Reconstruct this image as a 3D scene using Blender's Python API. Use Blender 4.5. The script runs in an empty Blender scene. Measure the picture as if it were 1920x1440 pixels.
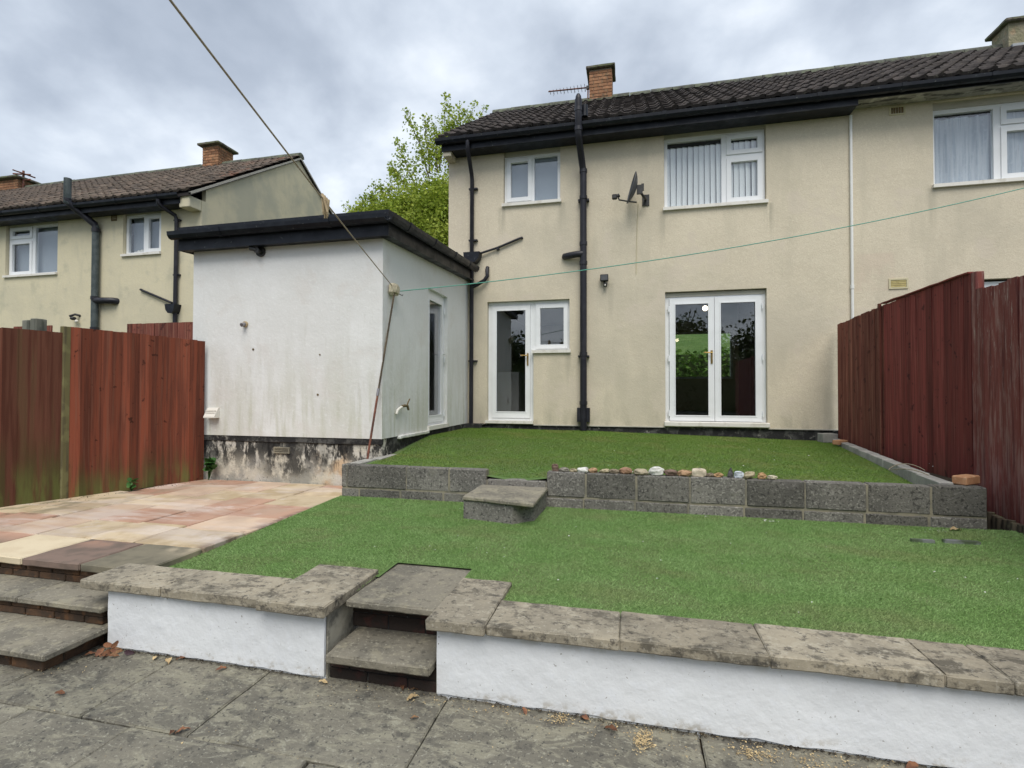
import bpy, bmesh, math, random
import numpy as np
from mathutils import Vector, Matrix, noise as mnoise
random.seed(7); np.random.seed(7)
R = math.radians
S = bpy.context.scene
COL = S.collection
PI = math.pi

# ------------------------------------------------------------------ camera
cd = bpy.data.cameras.new('camera'); co = bpy.data.objects.new('camera', cd); COL.objects.link(co)
cd.sensor_width = 36; cd.sensor_fit = 'HORIZONTAL'; cd.lens = 951.4/1920*36
cd.clip_start = .05; cd.clip_end = 3000
yaw, pit, rol = R(13.159), R(.939), R(.101)
cy, sy, cp, sp = math.cos(yaw), math.sin(yaw), math.cos(pit), math.sin(pit)
F = Vector((-sy*cp, cy*cp, sp)); Rt = Vector((cy, sy, 0)); U = Rt.cross(F)
R2 = math.cos(rol)*Rt + math.sin(rol)*U; U2 = -math.sin(rol)*Rt + math.cos(rol)*U
CAM = Vector((0, -8.439, .422))
co.matrix_world = Matrix(((R2.x, U2.x, -F.x, CAM.x), (R2.y, U2.y, -F.y, CAM.y), (R2.z, U2.z, -F.z, CAM.z), (0, 0, 0, 1)))
S.camera = co

# ------------------------------------------------------------------ world: overcast sky with broken cloud
SUN_EL, SUN_AZ = R(56), R(165)          # azimuth clockwise from +Y: behind the camera, slightly to its right
w = bpy.data.worlds.new('World'); S.world = w; w.use_nodes = True
nt = w.node_tree; nt.nodes.clear(); N = nt.nodes.new; L = nt.links.new
out = N('ShaderNodeOutputWorld'); bg = N('ShaderNodeBackground'); L(bg.outputs[0], out.inputs[0])
bg.inputs[1].default_value = .1
sky = N('ShaderNodeTexSky'); sky.sky_type = 'NISHITA'; sky.sun_disc = False
sky.sun_elevation = SUN_EL; sky.sun_rotation = SUN_AZ; sky.air_density = 1.2; sky.dust_density = 2
tc = N('ShaderNodeTexCoord'); sx = N('ShaderNodeSeparateXYZ'); L(tc.outputs['Generated'], sx.inputs[0])
def wm(op, a, b=None):
    n = N('ShaderNodeMath'); n.operation = op
    for i, v in enumerate((a, b)):
        if v is None: continue
        if isinstance(v, (int, float)): n.inputs[i].default_value = v
        else: L(v, n.inputs[i])
    return n.outputs[0]
zz = wm('ADD', wm('MAXIMUM', sx.outputs[2], 0), .42)
cx = N('ShaderNodeCombineXYZ'); L(wm('DIVIDE', sx.outputs[0], zz), cx.inputs[0]); L(wm('DIVIDE', sx.outputs[1], zz), cx.inputs[1])
cx.inputs[2].default_value = 3.7
def wnoise(scale, detail, rough, dist):
    n = N('ShaderNodeTexNoise'); n.inputs['Scale'].default_value = scale; n.inputs['Detail'].default_value = detail
    n.inputs['Roughness'].default_value = rough; n.inputs['Distortion'].default_value = dist; L(cx.outputs[0], n.inputs['Vector']); return n.outputs[0]
n1 = wnoise(3.4, 8, .5, .1); n2 = wnoise(1.2, 3, .5, .1)
r1 = N('ShaderNodeValToRGB'); L(wm('ADD', wm('MULTIPLY', n1, .6), wm('MULTIPLY', n2, .4)), r1.inputs[0])
cr = r1.color_ramp; cr.elements[0].position = .40; cr.elements[0].color = (2.35, 2.68, 3.2, 1)
cr.elements[1].position = .675; cr.elements[1].color = (6.6, 6.9, 7.2, 1)
e = cr.elements.new(.46); e.color = (2.85, 3.2, 3.75, 1); e = cr.elements.new(.545); e.color = (4.0, 4.4, 4.95, 1)
mx = N('ShaderNodeMix'); mx.data_type = 'RGBA'; mx.inputs[0].default_value = .9
L(sky.outputs[0], mx.inputs[6]); L(r1.outputs[0], mx.inputs[7]); L(mx.outputs[2], bg.inputs[0])

sd = bpy.data.lights.new('sun', 'SUN'); so = bpy.data.objects.new('sun', sd); COL.objects.link(so)
sd.energy = 1.5; sd.angle = R(38); sd.color = (1, .95, .87)
sdir = Vector((math.sin(SUN_AZ)*math.cos(SUN_EL), math.cos(SUN_AZ)*math.cos(SUN_EL), math.sin(SUN_EL)))
so.rotation_euler = sdir.to_track_quat('Z', 'Y').to_euler(); so.location = (3, -12, 14)
vs = S.view_settings; vs.view_transform = 'Standard'; vs.look = 'None'; vs.gamma = 1; vs.use_curve_mapping = False
vs.exposure = .9

# ------------------------------------------------------------------ materials
MATS = {}
def mat(name, base, layers=(), rough=.85, bump=(), objvar=0, spec=.35, metal=0, island=None, transl=0, roughvar=0):
    m = bpy.data.materials.new(name); m.use_nodes = True; t = m.node_tree; t.nodes.clear(); MATS[name] = m
    N = t.nodes.new; L = t.links.new
    o = N('ShaderNodeOutputMaterial'); b = N('ShaderNodeBsdfPrincipled'); L(b.outputs[0], o.inputs[0])
    g = N('ShaderNodeNewGeometry'); pos = g.outputs['Position']
    b.inputs['Roughness'].default_value = rough; b.inputs['Specular IOR Level'].default_value = spec; b.inputs['Metallic'].default_value = metal
    def noise(s, detail, dist=0, off=0, rgh=.55):
        mp = N('ShaderNodeMapping'); L(pos, mp.inputs[0])
        s3 = (s, s, s) if isinstance(s, (int, float)) else s
        mp.inputs['Scale'].default_value = s3; mp.inputs['Location'].default_value = (off*1.7, off*.9, off*2.3)
        n = N('ShaderNodeTexNoise'); n.inputs['Scale'].default_value = 1; n.inputs['Detail'].default_value = detail
        n.inputs['Roughness'].default_value = rgh
        n.inputs['Distortion'].default_value = dist; L(mp.outputs[0], n.inputs['Vector']); return n.outputs[0]
    def mr(v, a, c, smooth=True):
        n = N('ShaderNodeMapRange'); n.interpolation_type = 'SMOOTHSTEP' if smooth else 'LINEAR'
        L(v, n.inputs[0]); n.inputs[1].default_value = a; n.inputs[2].default_value = c; n.inputs[3].default_value = 0; n.inputs[4].default_value = 1
        return n.outputs[0]
    def mul(a, c):
        n = N('ShaderNodeMath'); n.operation = 'MULTIPLY'; L(a, n.inputs[0])
        if isinstance(c, (int, float)): n.inputs[1].default_value = c
        else: L(c, n.inputs[1])
        return n.outputs[0]
    col = N('ShaderNodeRGB'); col.outputs[0].default_value = (*base, 1); c = col.outputs[0]
    sep = None
    for k, l in enumerate(layers):
        f = mr(noise(l.get('s', 5), l.get('d', 5), l.get('dist', 0), l.get('off', k*3.1+1), l.get('r', .55)), l.get('lo', .45), l.get('hi', .6))
        f = mul(f, l.get('k', 1.0))
        for ax in ('x', 'y', 'z'):
            if ax in l:
                if sep is None: sep = N('ShaderNodeSeparateXYZ'); L(pos, sep.inputs[0])
                zr = mr(sep.outputs['xyz'.index(ax)], *l[ax]); f = mul(f, zr)
            if ax+'2' in l:
                if sep is None: sep = N('ShaderNodeSeparateXYZ'); L(pos, sep.inputs[0])
                zr = mr(sep.outputs['xyz'.index(ax)], *l[ax+'2']); f = mul(f, zr)
        x = N('ShaderNodeMix'); x.data_type = 'RGBA'; L(f, x.inputs[0]); L(c, x.inputs[6]); x.inputs[7].default_value = (*l['c'], 1); c = x.outputs[2]
    if objvar:
        oi = N('ShaderNodeObjectInfo'); h = N('ShaderNodeHueSaturation'); L(c, h.inputs['Color'])
        n = N('ShaderNodeMapRange'); L(oi.outputs['Random'], n.inputs[0]); n.inputs[3].default_value = 1-objvar; n.inputs[4].default_value = 1+objvar
        L(n.outputs[0], h.inputs['Value']); c = h.outputs[0]
    if island:
        rp = N('ShaderNodeValToRGB'); L(g.outputs['Random Per Island'], rp.inputs[0])
        el = rp.color_ramp.elements; el[0].color = (*island[0], 1); el[1].color = (*island[-1], 1)
        for i, q in enumerate(island[1:-1]):
            e = el.new((i+1)/(len(island)-1)); e.color = (*q, 1)
        x = N('ShaderNodeMix'); x.data_type = 'RGBA'; x.blend_type = 'MULTIPLY'; x.inputs[0].default_value = 1
        L(c, x.inputs[6]); L(rp.outputs[0], x.inputs[7]); c = x.outputs[2]
    L(c, b.inputs['Base Color'])
    if roughvar:
        n = N('ShaderNodeMapRange'); L(noise(6, 4), n.inputs[0]); n.inputs[1].default_value = .35; n.inputs[2].default_value = .65
        n.inputs[3].default_value = rough-roughvar; n.inputs[4].default_value = min(1, rough+roughvar); L(n.outputs[0], b.inputs['Roughness'])
    prev = None
    for i, (s, st, d) in enumerate(bump):
        bp = N('ShaderNodeBump'); bp.inputs['Strength'].default_value = st; bp.inputs['Distance'].default_value = d
        L(noise(s, 6, 0, 5+i), bp.inputs['Height'])
        if prev: L(prev, bp.inputs['Normal'])
        prev = bp.outputs[0]
    if prev: L(prev, b.inputs['Normal'])
    if transl:
        tr = N('ShaderNodeBsdfTranslucent'); L(c, tr.inputs[0]); ms = N('ShaderNodeMixShader'); ms.inputs[0].default_value = transl
        L(b.outputs[0], ms.inputs[1]); L(tr.outputs[0], ms.inputs[2]); L(ms.outputs[0], o.inputs[0])
    return m

def glass(name, tint=(.97, .98, .985), ior=.085):
    m = bpy.data.materials.new(name); m.use_nodes = True; t = m.node_tree; t.nodes.clear(); N = t.nodes.new; L = t.links.new
    o = N('ShaderNodeOutputMaterial'); ms = N('ShaderNodeMixShader'); tr = N('ShaderNodeBsdfTransparent'); gl = N('ShaderNodeBsdfGlossy')
    lw = N('ShaderNodeLayerWeight'); lw.inputs[0].default_value = .5; pw = N('ShaderNodeMath'); pw.operation = 'POWER'; L(lw.outputs['Facing'], pw.inputs[0]); pw.inputs[1].default_value = 5
    fr = N('ShaderNodeMapRange'); L(pw.outputs[0], fr.inputs[0]); fr.inputs[3].default_value = ior; fr.inputs[4].default_value = .9; tr.inputs[0].default_value = (*tint, 1); gl.inputs[1].default_value = 0
    gl.inputs[0].default_value = (.95, .97, 1, 1)
    nz = N('ShaderNodeTexNoise'); nz.inputs['Scale'].default_value = 1.5; bp = N('ShaderNodeBump'); bp.inputs['Strength'].default_value = .06; bp.inputs['Distance'].default_value = .02
    g = N('ShaderNodeNewGeometry'); L(g.outputs['Position'], nz.inputs['Vector']); L(nz.outputs[0], bp.inputs['Height']); L(bp.outputs[0], gl.inputs['Normal'])
    L(fr.outputs[0], ms.inputs[0]); L(tr.outputs[0], ms.inputs[1]); L(gl.outputs[0], ms.inputs[2]); L(ms.outputs[0], o.inputs[0]); MATS[name] = m; return m
def emit(name, c, s):
    m = bpy.data.materials.new(name); m.use_nodes = True; t = m.node_tree; b = t.nodes['Principled BSDF']
    b.inputs['Base Color'].default_value = (*c, 1); b.inputs['Emission Color'].default_value = (*c, 1); b.inputs['Emission Strength'].default_value = s; MATS[name] = m; return m

LY = lambda c, s, lo, hi, k=1., **kw: dict(c=c, s=s, lo=lo, hi=hi, k=k, **kw)
sill_runs = []
for xa, ztop in ((-2.16, 3.6), (-1.12, 3.6), (.5, 3.33), (2.07, 3.33), (4.22, 3.36), (5.97, 3.36), (-1.0, 1.06), (-.33, 2.2)):
    sill_runs.append(LY((.37, .345, .27), (16, 16, .9), .36, .56, .75, x=(xa-.09, xa-.01), x2=(xa+.10, xa+.02), z=(ztop-.75, ztop), z2=(ztop+.02, ztop), off=xa))
sill_runs.append(LY((.63, .52, .42), 3, .3, .5, .55, x=(3.22, 3.26), x2=(3.78, 3.7), z=(1.9, 1.95), z2=(2.5, 2.44)))
mat('cream_render', (.67, .60, .47), [LY((.61, .545, .425), 1.1, .4, .65, .8), LY((.58, .52, .41), (7, 7, 1.2), .5, .72, .3), LY((.71, .645, .51), 38, .5, .62, .6), *sill_runs, LY((.50, .46, .37), .6, .5, .68, .6),
    LY((.50, .46, .36), (2.2, 2.2, .6), .5, .68, .5), LY((.54, .475, .36), 60, .5, .6, .5), LY((.33, .31, .24), (5, 5, 1.2), .46, .64, .5, z=(.3, -.15)), LY((.62, .55, .45), 2.3, .56, .66, .6)],
    .92, [(70, .4, .008), (9, .25, .02)], spec=.2)
mat('old_render', (.64, .585, .42), [LY((.56, .52, .385), 1.3, .42, .64, .7), LY((.47, .45, .34), (4, 4, .8), .52, .72, .55), LY((.60, .55, .42), 30, .5, .62, .5), LY((.42, .41, .31), 3.1, .54, .74, .5), LY((.44, .43, .34), .9, .42, .6, .8, x=(-8.75, -8.67))],
    .92, [(60, .4, .008), (9, .25, .02)], spec=.2)
mat('white_render', (.76, .77, .765), [LY((.70, .705, .69), .9, .42, .62, .8), LY((.60, .605, .56), (9, 9, 1.2), .44, .68, .5, z=(1.75, .3)), LY((.60, .605, .54), (2.2, 2.2, .7), .42, .66, .7, z=(1.3, .1)),
    LY((.50, .51, .41), (12, 12, 1.1), .48, .66, .6, z=(.9, -.1)), LY((.67, .65, .62), 2.4, .54, .68, .5), LY((.82, .83, .83), 22, .56, .66, .35), LY((.55, .55, .50), (18, 18, 3), .6, .70, .45, z=(2.3, 0))],
    .9, [(30, .3, .008), (4, .3, .03)], spec=.2)
mat('stained_plinth', (.60, .565, .475), [LY((.62, .60, .55), 3, .45, .6, .8), LY((.58, .42, .27), 2.2, .48, .58, .9, x=(-3.75, -3.5), x2=(-3.1, -3.3)), LY((.045, .045, .043), (4, 4, 2), .40, .50, .92, r=.75, x=(-4.5, -4.2), x2=(-3.6, -3.85), z=(-.72, -.5)), LY((.30, .295, .27), 3.3, .48, .60, .7, r=.7),
    LY((.035, .035, .035), (3.2, 3.2, 2.2), .47, .56, .95, r=.72, z=(-.66, -.24)), LY((.02, .02, .02), (7, 7, 1.6), .48, .55, .95, r=.75, z=(-.60, -.30)), LY((.04, .04, .04), 28, .62, .68, .5, d=4)],
    .93, [(35, .5, .01), (6, .4, .03)], spec=.2)
mat('black_tar', (.022, .022, .023), [LY((.10, .10, .095), 5, .48, .62, .8, r=.7), LY((.30, .29, .26), 9, .58, .66, .7, r=.7)], .85, [(30, .6, .012)])
mat('upvc', (.80, .82, .84), [LY((.74, .76, .77), 4, .45, .65, .6)], .32, spec=.5)
mat('upvc_sill', (.74, .72, .67), [LY((.55, .52, .45), 9, .5, .66, .6)], .5)
mat('panel_cream', (.50, .48, .42), [LY((.42, .40, .35), 2.5, .45, .65, .7)], .8)
mat('black_gutter', (.007, .009, .015), [LY((.016, .02, .027), 7, .48, .66, .7), LY((.16, .17, .16), 26, .66, .72, .5)], .45, [(8, .15, .02)], spec=.3, roughvar=.1)
mat('black_pipe', (.015, .015, .022), [LY((.03, .03, .038), 6, .48, .66, .7)], .42, spec=.4, roughvar=.1)
mat('pale_fascia', (.30, .29, .255), [LY((.05, .05, .05), (2, 9, 9), .48, .58, .9, r=.7), LY((.5, .49, .44), 8, .55, .65, .7)], .8)
mat('grey_pipe', (.05, .066, .07), [LY((.09, .11, .11), 9, .45, .6, .7)], .6)
mat('roof_tile', (.052, .046, .045), [LY((.08, .068, .063), 3, .42, .62, .8), LY((.040, .034, .034), 9, .5, .62, .7), LY((.125, .115, .09), 22, .58, .68, .7), LY((.26, .25, .20), 34, .66, .72, .7, off=9)], .92, [(45, .5, .006)], objvar=.28, spec=.2)
mat('old_roof_tile', (.12, .097, .08), [LY((.17, .13, .105), 2.2, .42, .62, .8), LY((.06, .052, .05), 8, .5, .62, .7), LY((.20, .18, .14), 20, .56, .68, .7), LY((.25, .13, .09), 1.6, .56, .64, .6, x=(-10.5, -8.7))], .92, [(45, .5, .006)], objvar=.25, spec=.2)
mat('ridge_tile', (.095, .10, .085), [LY((.17, .19, .13), 8, .44, .6, .8), LY((.06, .055, .05), 14, .5, .62, .6)], .92, [(30, .5, .01)], objvar=.15)
mat('roof_deck', (.035, .03, .028))
mat('chimney_brick', (.36, .19, .105), [LY((.25, .12, .07), 7, .42, .62, .8), LY((.17, .13, .085), 13, .52, .64, .7), LY((.44, .26, .15), 25, .55, .65, .6)], .92, [(50, .5, .006)], objvar=.3, spec=.2)
mat('chimney_mortar', (.26, .22, .17), [], .95)
mat('mossy_slab', (.17, .155, .125), [LY((.13, .155, .075), 6, .42, .58, .8), LY((.06, .05, .045), 12, .5, .62, .7)], .95, [(25, .6, .012)])
mat('chimney_render', (.30, .27, .19), [LY((.22, .21, .13), 5, .42, .6, .8), LY((.38, .27, .17), 9, .55, .65, .6)], .95, [(22, .8, .03)])
mat('lead', (.30, .32, .34), [LY((.5, .5, .5), 9, .5, .62, .8)], .6)
fb = [(( 90, 90, 3), .25, .004)]
mat('fence_red', (.22, .05, .042), [LY((.135, .032, .028), (30, 30, 1.2), .42, .6, .8), LY((.26, .085, .068), (55, 55, 1.6), .54, .66, .7), LY((.05, .014, .015), 11, .63, .69, .8), LY((.10, .06, .035), 3, .5, .62, .45, z=(.0, -.45))], .85, fb, objvar=.3, spec=.25)
mat('fence_red_brown', (.19, .062, .044), [LY((.12, .038, .03), (34, 34, 1.2), .42, .58, .8), LY((.29, .14, .095), (60, 60, 1.2), .54, .64, .8), LY((.06, .02, .018), 9, .6, .68, .7)], .85, fb, objvar=.28, spec=.25)
mat('fence_red_worn', (.20, .06, .05), [LY((.28, .15, .13), (22, 22, 2.2), .46, .62, .9, r=.7), LY((.40, .31, .27), (50, 50, 5), .57, .66, .8, z=(-.1, 1.0), r=.75), LY((.10, .028, .028), (40, 40, 1.5), .52, .62, .7)], .88, fb, objvar=.16, spec=.25)
mat('fence_left', (.215, .062, .035), [LY((.12, .040, .026), (26, 26, 1.0), .42, .6, .8), LY((.19, .075, .048), (50, 50, 1.3), .53, .65, .75), LY((.05, .018, .012), 12, .64, .70, .8), LY((.10, .075, .032), (12, 12, .9), .36, .60, .7, z=(-.15, -.5)), LY((.13, .14, .045), (9, 9, 1.5), .42, .60, .8, z=(-.35, -.62))], .88, fb, objvar=.3, spec=.2)
mat('fence_left_mossy', (.165, .066, .042), [LY((.11, .038, .024), (26, 26, 1.0), .42, .6, .8), LY((.15, .10, .05), (14, 14, .5), .52, .66, .5), LY((.10, .085, .034), (12, 12, .9), .36, .58, .8, z=(.1, -.4)), LY((.15, .165, .05), (9, 9, 1.5), .42, .58, .85, z=(-.2, -.55))], .88, fb, objvar=.3, spec=.2)
mat('post_green', (.16, .145, .065), [LY((.10, .085, .05), (20, 20, 1), .45, .6, .8), LY((.21, .20, .09), 7, .5, .64, .7)], .9, fb)
mat('post_grey', (.15, .155, .13), [LY((.08, .085, .07), (25, 25, 1.5), .45, .6, .8), LY((.24, .24, .20), 8, .5, .64, .7)], .9, fb)
mat('pale_timber', (.33, .28, .20), [LY((.20, .17, .12), (30, 30, 1.5), .45, .6, .8)], .88, fb)
mat('edging_wood', (.12, .095, .065), [LY((.06, .048, .035), (22, 22, 2), .45, .6, .8), LY((.18, .17, .10), 8, .52, .64, .6)], .9, fb, objvar=.3)
mat('block', (.185, .177, .160), [LY((.125, .12, .11), 3, .42, .6, .8), LY((.28, .27, .245), 60, .54, .62, .8, d=3), LY((.06, .058, .055), 45, .56, .64, .8, d=3, off=7), LY((.17, .165, .14), 9, .58, .68, .6)], .95, [(80, .8, .006), (12, .3, .01)], objvar=.3, spec=.15)
mat('block_pale', (.40, .39, .36), [LY((.28, .275, .26), 5, .42, .6, .8), LY((.36, .35, .33), 30, .54, .64, .7)], .95, [(60, .7, .006)], objvar=.14, spec=.15)
mat('mortar', (.27, .245, .185), [LY((.17, .16, .13), 7, .45, .6, .8)], .95, [(60, .6, .006)])
mat('coping', (.35, .31, .235), [LY((.25, .225, .175), 3.0, .40, .60, .85), LY((.11, .10, .08), (5, 9, 9), .48, .62, .85, r=.78), LY((.40, .365, .285), 13, .53, .64, .65, r=.7), LY((.06, .056, .05), 22, .53, .64, .75, r=.78, off=4), LY((.44, .41, .34), 60, .58, .66, .5, off=8)], .93, [(10, .55, .016), (60, .4, .005)], objvar=.12, spec=.2)
mat('step_slab', (.235, .215, .17), [LY((.15, .14, .115), 3.2, .42, .6, .8), LY((.31, .285, .21), 8, .50, .64, .7, r=.7), LY((.08, .075, .063), 24, .57, .67, .6), LY((.36, .34, .27), 60, .58, .65, .6, off=17)], .9, [(14, .7, .018), (60, .4, .005)], objvar=.1, spec=.25)
mat('flagstone', (.195, .182, .145), [LY((.13, .122, .10), 1.6, .40, .6, .9), LY((.28, .265, .20), (4, 9, 9), .47, .60, .7, r=.75, dist=1.2), LY((.075, .072, .064), 14, .55, .66, .6), LY((.33, .32, .25), (9, 20, 20), .57, .66, .6, dist=1.2, r=.7), LY((.065, .064, .06), 4, .56, .70, .55), LY((.33, .32, .26), 70, .60, .66, .7, off=31), LY((.04, .04, .04), 55, .60, .66, .7, off=23)], .82, [(5, .6, .04), (22, .8, .014), (90, .5, .004)], objvar=.1, spec=.28, roughvar=.1)
mat('soil', (.045, .035, .025), [LY((.09, .07, .045), 14, .5, .62, .8)], .98, [(30, 1, .03)])
mat('white_paint_wall', (.76, .785, .81), [LY((.72, .745, .775), 1.6, .42, .64, .7), LY((.62, .64, .64), (3, 3, 5), .58, .72, .45), LY((.40, .36, .29), (12, 12, 16), .50, .66, .75, z=(-.945, -1.01), r=.7), LY((.42, .40, .33), (9, 9, 1.5), .54, .68, .6, z=(-.75, -.69)), LY((.22, .20, .17), 60, .66, .70, .7), LY((.78, .81, .85), 18, .56, .66, .6)], .75, [(18, .35, .012), (4, .35, .04)], spec=.3)
mat('worn_white', (.42, .40, .33), [LY((.25, .24, .2), 5, .42, .58, .85), LY((.12, .115, .10), 11, .5, .62, .7, r=.7)], .92, [(25, .5, .012)])
mat('step_brick', (.095, .055, .032), [LY((.05, .035, .025), 8, .42, .58, .85), LY((.17, .085, .04), 12, .55, .65, .7)], .92, [(40, .6, .008)], objvar=.3)
mat('dark_brick', (.035, .026, .022), [LY((.07, .03, .025), 9, .5, .62, .8)], .92, [(40, .6, .008)], objvar=.3)
mat('orange_brick', (.50, .27, .145), [LY((.40, .20, .10), 12, .44, .6, .8), LY((.55, .36, .23), 22, .55, .65, .6)], .9, [(60, .5, .004)])
lime = [LY((.13, .085, .07), 7, .40, .56, .8, x=(-2.98, -2.87), r=.7), LY((.62, .54, .48), (1.1, 4.5, 3), .48, .66, .6, r=.6, dist=.4), LY((.68, .62, .60), 3.0, .58, .72, .55, r=.7), LY((.40, .31, .24), 2.0, .48, .66, .5), LY((.15, .13, .105), 2.2, .38, .56, .9, y=(-5.5, -5.85)), LY((.12, .125, .07), 5, .5, .62, .5, x=(-4.6, -5.3))]
pb_ = [(10, .4, .012), (50, .4, .004)]
mat('slab_buff', (.58, .47, .32), [LY((.43, .33, .20), 4, .42, .6, .8)] + lime, .85, pb_, objvar=.1)
mat('slab_red', (.46, .285, .205), [LY((.38, .22, .155), 4, .42, .6, .8)] + lime, .85, pb_, objvar=.1)
mat('slab_pink', (.57, .43, .315), [LY((.48, .34, .255), 4, .42, .6, .8)] + lime, .85, pb_, objvar=.1)
mat('slab_cream', (.66, .565, .40), [LY((.58, .48, .33), 4, .42, .6, .7)], .85, pb_)
mat('slab_dark', (.215, .155, .125), [LY((.14, .11, .09), 5, .42, .6, .8), LY((.40, .24, .17), 2.5, .5, .6, .8, y=(-5.75, -5.5))], .85, pb_)
mat('slab_dirty', (.20, .18, .13), [LY((.13, .12, .09), 5, .42, .6, .8), LY((.50, .42, .30), 2.2, .5, .62, .8, y=(-5.75, -5.5))], .88, pb_)
turf_isl = [(.82, .83, .8), (1.02, 1.02, 1), (1.16, 1.13, 1.08), (.92, .98, .88)]
mat('turf_pale', (.25, .405, .14), [LY((.30, .45, .18), (1.2, 2.6, 1), .42, .62, .8), LY((.205, .355, .108), 4.5, .48, .64, .7), LY((.285, .345, .145), (1.5, 3, 1), .48, .68, .75)], .7, island=turf_isl, spec=.3)
mat('turf_dark', (.19, .295, .055), [LY((.15, .25, .04), 1.0, .42, .6, .8), LY((.175, .285, .055), 3.5, .5, .64, .7), LY((.26, .285, .085), 1.6, .48, .66, .75)], .7, island=turf_isl, spec=.3)
mat('turf_base', (.10, .17, .05), [LY((.12, .15, .06), 3, .45, .6, .7)], .95)
mat('ground', (.06, .085, .03), [LY((.085, .075, .045), .8, .45, .6, .8)], .95)
mat('verge_grass', (.09, .17, .03), [LY((.13, .21, .05), 1.2, .45, .6, .8), LY((.06, .12, .02), 9, .5, .62, .7)], .9, [(25, 1, .05)])
mat('plaster', (.42, .41, .39), [], .95)
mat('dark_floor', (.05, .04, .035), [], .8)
mat('kitchen_unit', (.35, .35, .34), [], .6)
mat('blind', (.84, .86, .85), [LY((.78, .80, .80), 3, .45, .6, .6)], .85, transl=.06)
mat('sky_grey_blind', (.30, .34, .38), [LY((.27, .31, .35), .8, .4, .65, .8)], .9)  # blue-grey carries the sky reflection of the upstairs left window
mat('net_curtain', (.72, .77, .82), [LY((.48, .55, .62), (22, 1, 1.2), .44, .6, .8), LY((.72, .77, .82), 16, .54, .66, .6)], .95, [(20, .4, .02)], transl=.3)
mat('black_plastic', (.02, .02, .02), [LY((.045, .045, .045), 14, .5, .62, .6)], .5, spec=.5)
mat('dish_grey', (.075, .08, .09), [LY((.12, .12, .125), 9, .5, .64, .7)], .5, spec=.45)
mat('galvanised', (.32, .31, .33), [], .45, metal=.7)
mat('brass', (.42, .28, .10), [LY((.25, .17, .07), 40, .5, .6, .6)], .35, metal=.9)
mat('rust_pole', (.20, .075, .05), [LY((.09, .045, .035), (9, 9, 6), .45, .6, .9), LY((.30, .20, .14), (12, 12, 9), .58, .66, .7)], .7)
mat('old_cream_plastic', (.55, .50, .37), [LY((.40, .35, .24), 26, .45, .6, .7)], .6)
mat('pale_plastic', (.74, .72, .66), [], .55)
mat('vent_yellow', (.52, .44, .20), [LY((.40, .33, .14), 20, .45, .6, .7)], .8)
mat('vent_frame', (.58, .53, .36), [], .8)
mat('vent_brown', (.17, .125, .065), [LY((.10, .075, .045), 24, .5, .6, .7)], .9)
mat('rope', (.42, .36, .28), [LY((.28, .22, .17), 60, .45, .6, .7)], .9)
mat('green_line', (.10, .36, .28), [], .5)
mat('white_cable', (.80, .80, .78), [], .5)
mat('peg_wood', (.50, .40, .25), [LY((.36, .27, .16), (60, 60, 9), .45, .6, .7)], .85)
mat('metal_cover', (.36, .37, .40), [LY((.14, .18, .11), 8, .46, .58, .9)], .45, metal=.6)
mat('dead_leaf', (.20, .09, .045), [LY((.10, .045, .03), 30, .45, .6, .8), LY((.32, .20, .10), 22, .55, .65, .6)], .8, objvar=.35)
mat('pale_chip', (.52, .40, .22), [LY((.38, .27, .14), 30, .45, .6, .8)], .85, objvar=.2)
mat('crumb', (.56, .44, .25), [], .9, island=[(.55, .5, .45), (1, 1, 1), (1.15, 1.1, 1)])
mat('purple_leaf', (.045, .022, .03), [], .6)
mat('bark', (.13, .10, .07), [LY((.07, .055, .04), (12, 12, 3), .45, .6, .8)], .95, [(20, .8, .02)])
mat('leaf_spring', (.34, .43, .07), [LY((.42, .49, .11), 1.1, .45, .62, .8), LY((.20, .28, .03), .9, .48, .62, .6, off=11)], .65, island=[(.6, .65, .55), (.95, 1, .85), (1.15, 1.1, 1), (1.35, 1.25, 1.1)], transl=.4)
mat('leaf_dark', (.05, .08, .022), [LY((.075, .11, .03), 1.1, .45, .62, .8)], .65, island=[(.5, .55, .5), (1, 1, 1), (1.3, 1.25, 1.1)], transl=.2)
mat('leaf_hedge', (.11, .22, .035), [LY((.15, .27, .05), 1.4, .45, .62, .8)], .65, island=[(.5, .55, .5), (1, 1, 1), (1.3, 1.25, 1.1)], transl=.25)
mat('weed_leaf', (.045, .13, .03), [LY((.07, .17, .04), 20, .45, .62, .8)], .55, objvar=.2, transl=.15)
glass('glass'); glass('frosted_glass', (.75, .80, .85), .07)
emit('lamp_glow', (1, .82, .55), 4)
for nme, cc in dict(p_brown=(.20, .135, .105), p_grey=(.27, .25, .21), p_white=(.66, .66, .62), p_tan=(.42, .27, .16), p_sand=(.44, .38, .25), p_greybrown=(.22, .18, .13), p_terra=(.36, .215, .14), p_drab=(.40, .35, .25), p_orange=(.46, .29, .15), p_cream=(.62, .54, .42), p_slate=(.10, .095, .10), p_blue=(.55, .60, .66), p_pale=(.60, .55, .42)).items():
    d = tuple(x*.7 for x in cc); mat(nme, cc, [LY(d, 26, .45, .62, .7), LY(tuple(min(1, x*1.15) for x in cc), 55, .54, .64, .6)], .75, [(40, .3, .004)])

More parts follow.
